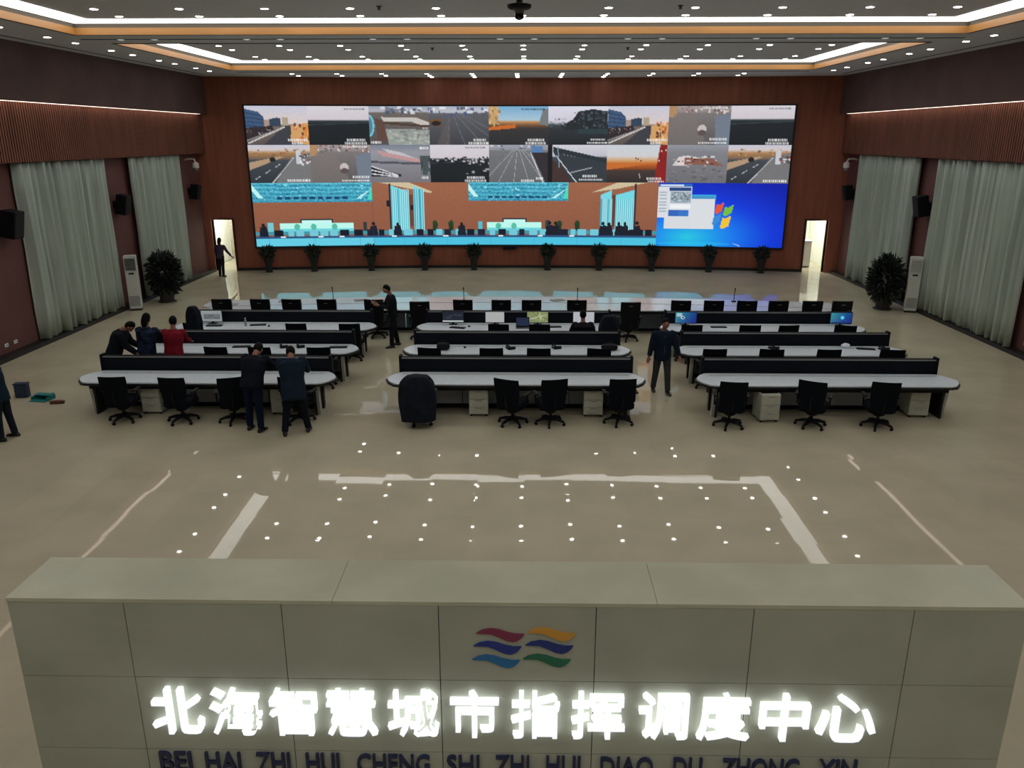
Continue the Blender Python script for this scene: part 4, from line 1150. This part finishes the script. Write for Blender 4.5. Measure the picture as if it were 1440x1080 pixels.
def person(label, loc, face, lean=3, side=0, head=5, hturn=0, legs=((6, 5), (-6, 5)), splay=4, arms=((5, 10, 15), (5, 10, 15)), scale=1.0,
           top=(24, 30, 44), legc=(24, 28, 40), hem=.10, group=None, collar=None, zipper=None, long_hair=False, sit=False, var=.1, bulk=1.0):
    t = thing('person', label, 'person', loc, face, group)
    S = scale
    u = Vector((math.sin(R(side)), math.sin(R(lean)), math.cos(R(lean)))).normalized()
    X = Vector((1, 0, 0)); X = (X - u * X.dot(u)).normalized(); F = u.cross(X) * -1
    if F.y < 0 and abs(lean) < 80: F = -F
    hip = .93
    ank = []
    for s, (al, kn) in zip((-1, 1), legs):
        th = Vector((s * math.sin(R(splay)), math.sin(R(al)), -math.cos(R(al)))).normalized()
        sh = Vector((s * math.sin(R(splay)), math.sin(R(al - kn)), -math.cos(R(al - kn)))).normalized()
        h0 = Vector((s * .09, 0, -.02)); k0 = h0 + th * .42; a0 = k0 + sh * .42
        ank.append((h0, k0, a0, sh))
    low = min(a[2].z for a in ank)
    P = Vector((0, 0, .075 - low))
    sh_w = .185
    nb = P + u * .52
    hang = R(lean + head)
    hd = Vector((math.sin(R(side)), math.sin(hang), math.cos(hang))).normalized()
    hc = nb + hd * .175
    hX = X; hF = hX.cross(hd) * -1
    if hF.dot(F) < 0: hF = -hF
    rt = Matrix.Rotation(R(hturn), 3, hd); hX = rt @ hX; hF = rt @ hF
    hm = Matrix((hX, hF, hd)).transposed().to_4x4()
    def sc(p): return Vector(p) * S
    body, jac, trou = MB(), MB(), MB()
    # torso
    spine = [(-.07, .145, .10), (.0, .16, .115), (.14, .145, .105), (.30, .165, .12), (.42, .17, .11), (.49, .10, .085)]
    body.loft([ring(sc(P + u * a), X, F, b * S, c * S) for a, b, c in spine])
    body.tube([sc(nb - u * .05), sc(nb + hd * .03), sc(nb + hd * .10)], [.062 * S, .055 * S, .055 * S], 12)
    def headf(p):
        q = Vector(p)
        if q.z < -.1: q.x *= 1 - .28 * (-q.z - .1); q.y *= 1 - .12 * (-q.z - .1) + .0
        if q.y > .2 and q.z < -.55: q.y += .08
        return q
    body.sphere(sc(hc), (.076 * S, .098 * S, .118 * S), hm, 20, 14, headf)
    def hp(x, y, z): return sc(hc + hX * x + hF * y + hd * z)
    body.sphere(hp(0, .098, -.02), (.014 * S, .02 * S, .022 * S), hm, 8, 6)
    for s in (-1, 1): body.sphere(hp(s * .076, -.005, -.01), (.012 * S, .022 * S, .032 * S), hm, 8, 6)
    k_ = bulk
    hemz = -hem
    sp2 = [(hemz, .175 * k_, .135 * k_), (-.02, .178 * k_, .138 * k_), (.14, .168 * k_, .13 * k_), (.30, .19 * k_, .145 * k_), (.42, .198 * k_, .13 * k_), (.475, .14, .11), (.515, .082, .08)]
    if sit: sp2[0] = (-.02, .17 * k_, .135 * k_)
    jac.loft([ring(sc(P + u * a), X, F, b * S, c * S) for a, b, c in sp2])
    trou.loft([ring(sc(P + u * a), X, F, b * S, c * S) for a, b, c in ((-.10, .15, .115), (-.03, .165, .125), (.06, .155, .118), (.10, .14, .105))])
    shoes = []
    for s, (h0, k0, a0, shd) in zip((-1, 1), ank):
        h0, k0, a0 = P + h0, P + k0, P + a0
        body.tube([sc(h0), sc(k0), sc(a0)], [.08 * S, .055 * S, .038 * S], 12)
        trou.tube([sc(h0 + Vector((0, 0, .03))), sc(h0 * .5 + k0 * .5), sc(k0), sc(k0 * .5 + a0 * .5), sc(a0 + shd * .0)], [.098 * S, .09 * S, .072 * S, .066 * S, .062 * S], 14)
        m = MB(); yaw = -s * .12
        f = Vector((math.sin(-yaw), math.cos(yaw), 0)); g = Vector((math.cos(yaw), -math.sin(-yaw), 0))
        base = Vector((a0.x, a0.y, a0.z - .075))
        rings = []
        for d, hw, hh in ((-.085, .03, .05), (-.06, .04, .085), (0, .043, .085), (.08, .05, .065), (.15, .045, .045), (.185, .02, .03)):
            c = base + f * d
            rings.append([sc(c + g * (hw * math.cos(q)) + Vector((0, 0, hh * .5 + hh * .5 * math.sin(q)))) for q in [2 * math.pi * j / 12 for j in range(12)]])
        m.loft(rings); shoes.append(m)
    hands = []
    for s, (pa, ab, el) in zip((-1, 1), arms):
        s0 = nb - u * .055 + X * (s * sh_w)
        # arm swings about the vertical; pa forward pitch, ab outward
        def dirv(p_): return Vector((s * math.sin(R(ab)) * (1 if p_ < 60 else .6), math.sin(R(p_)) * math.cos(R(ab)), -math.cos(R(p_)) * math.cos(R(ab)))).normalized()
        d1 = dirv(pa); e0 = s0 + d1 * .29
        d2 = dirv(pa + el)
        if el > 40: d2 = (d2 + Vector((-s * .45, 0, 0))).normalized()
        w0 = e0 + d2 * .25
        body.tube([sc(s0), sc(e0), sc(w0), sc(w0 + d2 * .03)], [.05 * S, .04 * S, .028 * S, .026 * S], 12)
        jac.tube([sc(s0 - X * (s * .05)), sc(s0 + d1 * .03), sc(s0 + d1 * .15), sc(e0), sc(e0 * .5 + w0 * .5), sc(w0)], [.06 * S, .078 * S * k_, .072 * S * k_, .063 * S * k_, .056 * S * k_, .047 * S * k_], 14)
        # hand
        hx = d2.cross(Vector((0, 1, .3))).normalized(); hn = hx.cross(d2).normalized()
        pc = w0 + d2 * .065
        body.sphere(sc(pc), (1, 1, 1), Matrix((hx * .04 * S, hn * .016 * S, d2 * .055 * S)).transposed().to_4x4(), 10, 7)
        for q, (off, ln) in enumerate(((-.03, .062), (-.01, .078), (.011, .073), (.031, .056))):
            b0 = w0 + d2 * .10 + hx * off
            b1 = b0 + d2 * ln * .5 + hn * .006; b2 = b1 + d2 * ln * .4 + hn * .022
            body.tube([sc(b0 - d2 * .02), sc(b0), sc(b1), sc(b2)], [.0098 * S, .0098 * S, .0092 * S, .008 * S], 8)
        tb = w0 + d2 * .045 + hx * (-s * .034)
        body.tube([sc(tb - hx * (-s * .01)), sc(tb + (d2 + hx * (-s * .7)).normalized() * .035), sc(tb + (d2 + hx * (-s * .3) + hn * .4).normalized() * .062)], [.012 * S, .0105 * S, .0085 * S], 8)
        hands.append(w0 + d2 * .11)
    me = smooth_voxel(body, 'body', .0085, [M_skin, M_dark, M_lip], 2)
    # face marks
    cen = np.zeros(len(me.polygons) * 3, np.float32); me.polygons.foreach_get('center', cen); cen = cen.reshape(-1, 3)
    mi = np.zeros(len(me.polygons), np.int32)
    for s in (-1, 1):
        for c_, r_ in ((hp(s * .03, .088, .012), .012), (hp(s * .024, .09, .032), .009), (hp(s * .036, .087, .032), .009)):
            mi[np.linalg.norm(cen - np.array(c_), axis=1) < r_ * S] = 1
    for x in (-.014, 0, .014): mi[np.linalg.norm(cen - np.array(hp(x, .088, -.062)), axis=1) < .0095 * S] = 2
    me.polygons.foreach_set('material_index', mi)
    o = bpy.data.objects.new('body', me); COL.objects.link(o); o.parent = t
    key = '%d_%d_%d' % tuple(top)
    mt = mat('cloth_' + key, top, .9, spec=.15, var=var, scale=(9, 9, 9)); ml = mat('trouser_%d_%d_%d' % tuple(legc), legc, .9, spec=.15, var=.1, scale=(9, 9, 9))
    j = bpy.data.objects.new('jacket', smooth_voxel(jac, 'jacket', .014, mt, 3)); COL.objects.link(j); j.parent = t
    j2 = bpy.data.objects.new('trousers', smooth_voxel(trou, 'trousers', .014, ml, 3)); COL.objects.link(j2); j2.parent = t
    for m in shoes: m.build('shoe', M_shoe, t, smooth=True)
    hr = MB()
    def hairf(p):
        q = Vector(p)
        if q.y > .25 and q.z < .35: q.y = .25 + (q.y - .25) * .2
        return q
    hr.sphere(hp(0, -.02, .018), (.086 * S, .096 * S, .114 * S), hm, 18, 12, hairf)
    if long_hair: hr.sphere(hp(0, -.065, -.06), (.08 * S, .055 * S, .15 * S), hm, 14, 10)
    hr.build('hair', M_hair, t, smooth=True)
    if collar:
        MB().tube([sc(nb + X * (.07 * math.cos(q)) + F * (.07 * math.sin(q)) - u * .02) for q in [math.pi * k / 8 - .2 for k in range(10)]], .022 * S, 8, True).build('collar', mat('collar_%d' % collar[0], collar, .9), j, smooth=True)
    if zipper:
        m = MB()
        pts_ = [sc(P + u * a + F * (c + .004)) for a, c in ((hemz + .03, .137), (.0, .14), (.14, .132), (.30, .147), (.42, .132))]
        m.tube(pts_, .007, 6); m.build('zipper', mat('pale_zip', (130, 140, 146), .5), j)
    return t, [sc(h) for h in hands], hm
NAVY, DNAVY = (24, 30, 44), (20, 24, 34)
person('man in dark blue jacket and grey trousers walking between middle and right desks', (3.1, 17.5, 0), R(184), lean=4, head=28, legs=((10, 6), (-9, 4)), splay=3, arms=((6, 16, 12), (-6, 12, 10)), scale=1.03,
       top=(24, 36, 54), legc=(58, 62, 62), hem=.16, collar=(56, 66, 74), zipper=True, bulk=1.1)
ph, hd_, _ = person('man in black standing sideways beside the curved console looking at his phone', (-3.66, 21.62, 0), R(105), lean=4, head=32, legs=((8, 6), (-6, 4)), arms=((20, 6, 85), (30, 6, 75)), scale=1.02, top=(20, 26, 32), legc=(20, 24, 28), hem=.12)
pm = Matrix.Translation(ph.location) @ Matrix.Rotation(R(105), 4, 'Z')
hp_ = pm @ hd_[1]
t = thing('smartphone', 'small phone held up by the man in black beside the curved console', 'phone', hp_ + Vector((-.02, 0, .02)), R(105))
rm = Matrix.Rotation(R(-35), 4, 'X')
MB().box(-.036, .036, -.005, .004, -.05, .09, rm).build('case', M_white, t)
MB().box(-.033, .033, .0042, .0052, -.045, .085, rm).build('glass', mat('phone_glass', (30, 40, 60), .2), t)
person('man at the left edge of the view in dark blue, seen from the side', (-10.02, 14.35, 0), R(96), lean=8, head=10, legs=((6, 6), (-3, 3)), arms=((10, 10, 20), (8, 12, 25)), scale=1.0, top=(22, 40, 54), legc=(26, 34, 44), hem=.16, bulk=1.08)
person('man in dark clothes, feet together, leaning over the front left desk, left of two', (-5.36, 14.92, 0), R(-8), lean=24, head=42, legs=((3, 3), (-4, 2)), splay=3, arms=((52, 4, 14), (48, 5, 14)), scale=1.06, top=(18, 24, 36), legc=(18, 26, 50), hem=.10, bulk=1.26, collar=(20, 24, 34))
person('man in navy jacket, feet apart, leaning over the front left desk, right of two', (-4.5, 14.75, 0), R(10), lean=22, side=-3, head=46, legs=((-4, 3), (8, 5)), splay=8, arms=((52, 5, 14), (48, 8, 12)), scale=1.06, top=(22, 38, 54), legc=(18, 24, 36), hem=.26, bulk=1.26, collar=(24, 40, 52))
person('man in dark jacket bending forward behind the front left desk, leftmost of three there', (-9.3, 17.38, 0), R(-75), lean=24, head=46, legs=((-2, 3), (4, 6)), arms=((24, 4, 30), (20, 4, 30)), scale=1.03, top=(20, 27, 36), legc=(20, 25, 34), hem=.1, bulk=1.25, collar=(20, 26, 34))
person('dark-haired person in blue patterned jacket between the bending man and the person in red', (-8.58, 17.42, 0), R(-12), lean=8, head=12, legs=((2, 3), (-2, 3)), arms=((34, 2, 40), (40, 3, 40)), scale=1.04, top=(24, 33, 50), legc=(20, 25, 34), hem=.12, long_hair=True, var=.6, bulk=1.2, collar=(26, 36, 50))
person('person in bright red jacket standing behind the front left desk', (-7.98, 17.45, 0), R(4), lean=12, head=14, legs=((2, 3), (-2, 3)), arms=((44, 2, 30), (40, 3, 26)), scale=1.0, top=(122, 26, 42), legc=(20, 25, 34), hem=.12, bulk=1.2, collar=(90, 20, 34))
person('person in dark brown top seated at the third-row middle desk before a bright monitor', (1.48, 20.02, 0), R(0), lean=8, head=12, legs=((84, 84), (84, 84)), splay=6, arms=((35, 18, 45), (35, 18, 45)), scale=1.0, top=(30, 27, 32), legc=(22, 24, 30), sit=True, bulk=1.2)
person('woman in dull purple top standing at the left doorway with her back to the room', (-12.72, 33.2, 0), R(-12), lean=4, head=8, legs=((4, 4), (-4, 3)), splay=2, arms=((8, 14, 20), (10, 26, 20)), scale=.92, top=(66, 56, 76), legc=(28, 26, 34), hem=.12, long_hair=True)

# ------------------------------------------------------------------ small fixtures
def socket(x, y, z, sgn, label):
    t = thing('wall_socket', label, 'socket', (x, y, z), 0, 'white sockets low on the side walls')
    a, b = sorted((-sgn * .001, -sgn * .012))
    MB().box(a, b, -.07, .07, -.045, .045).build('plate', M_white, t)
    a, b = sorted((-sgn * .0122, -sgn * .014))
    MB().box(a, b, -.03, .03, -.012, .012).build('outlet', M_black, t)
socket(XL, 20.35, .32, -1, 'small white socket low on the left wall, nearer the camera')
socket(XL, 20.75, .32, -1, 'small white socket low on the left wall, nearer the curtain')
socket(XR, 20.95, .32, 1, 'small white socket low on the right wall beside the curtain')
for x, y, lb in ((-3.1, 18.3, 'tiny dark sprinkler in the nearer ceiling coffer, left of the hanging camera'), (3.2, 18.3, 'tiny dark sprinkler in the nearer ceiling coffer, right of the hanging camera'),
                 (-2.9, 26.5, 'tiny dark sprinkler in the farther ceiling coffer, left one'), (3.1, 26.5, 'tiny dark sprinkler in the farther ceiling coffer, right one')):
    tag(MB().lathe([(.06, 0), (.06, -.015), (.03, -.03), (.03, -.07), (.05, -.075), (.01, -.08)], 12).build('ceiling_sprinkler', mat('grey_metal', (70, 72, 74), .4), loc=(x, y, Z2)), lb, 'sprinkler')
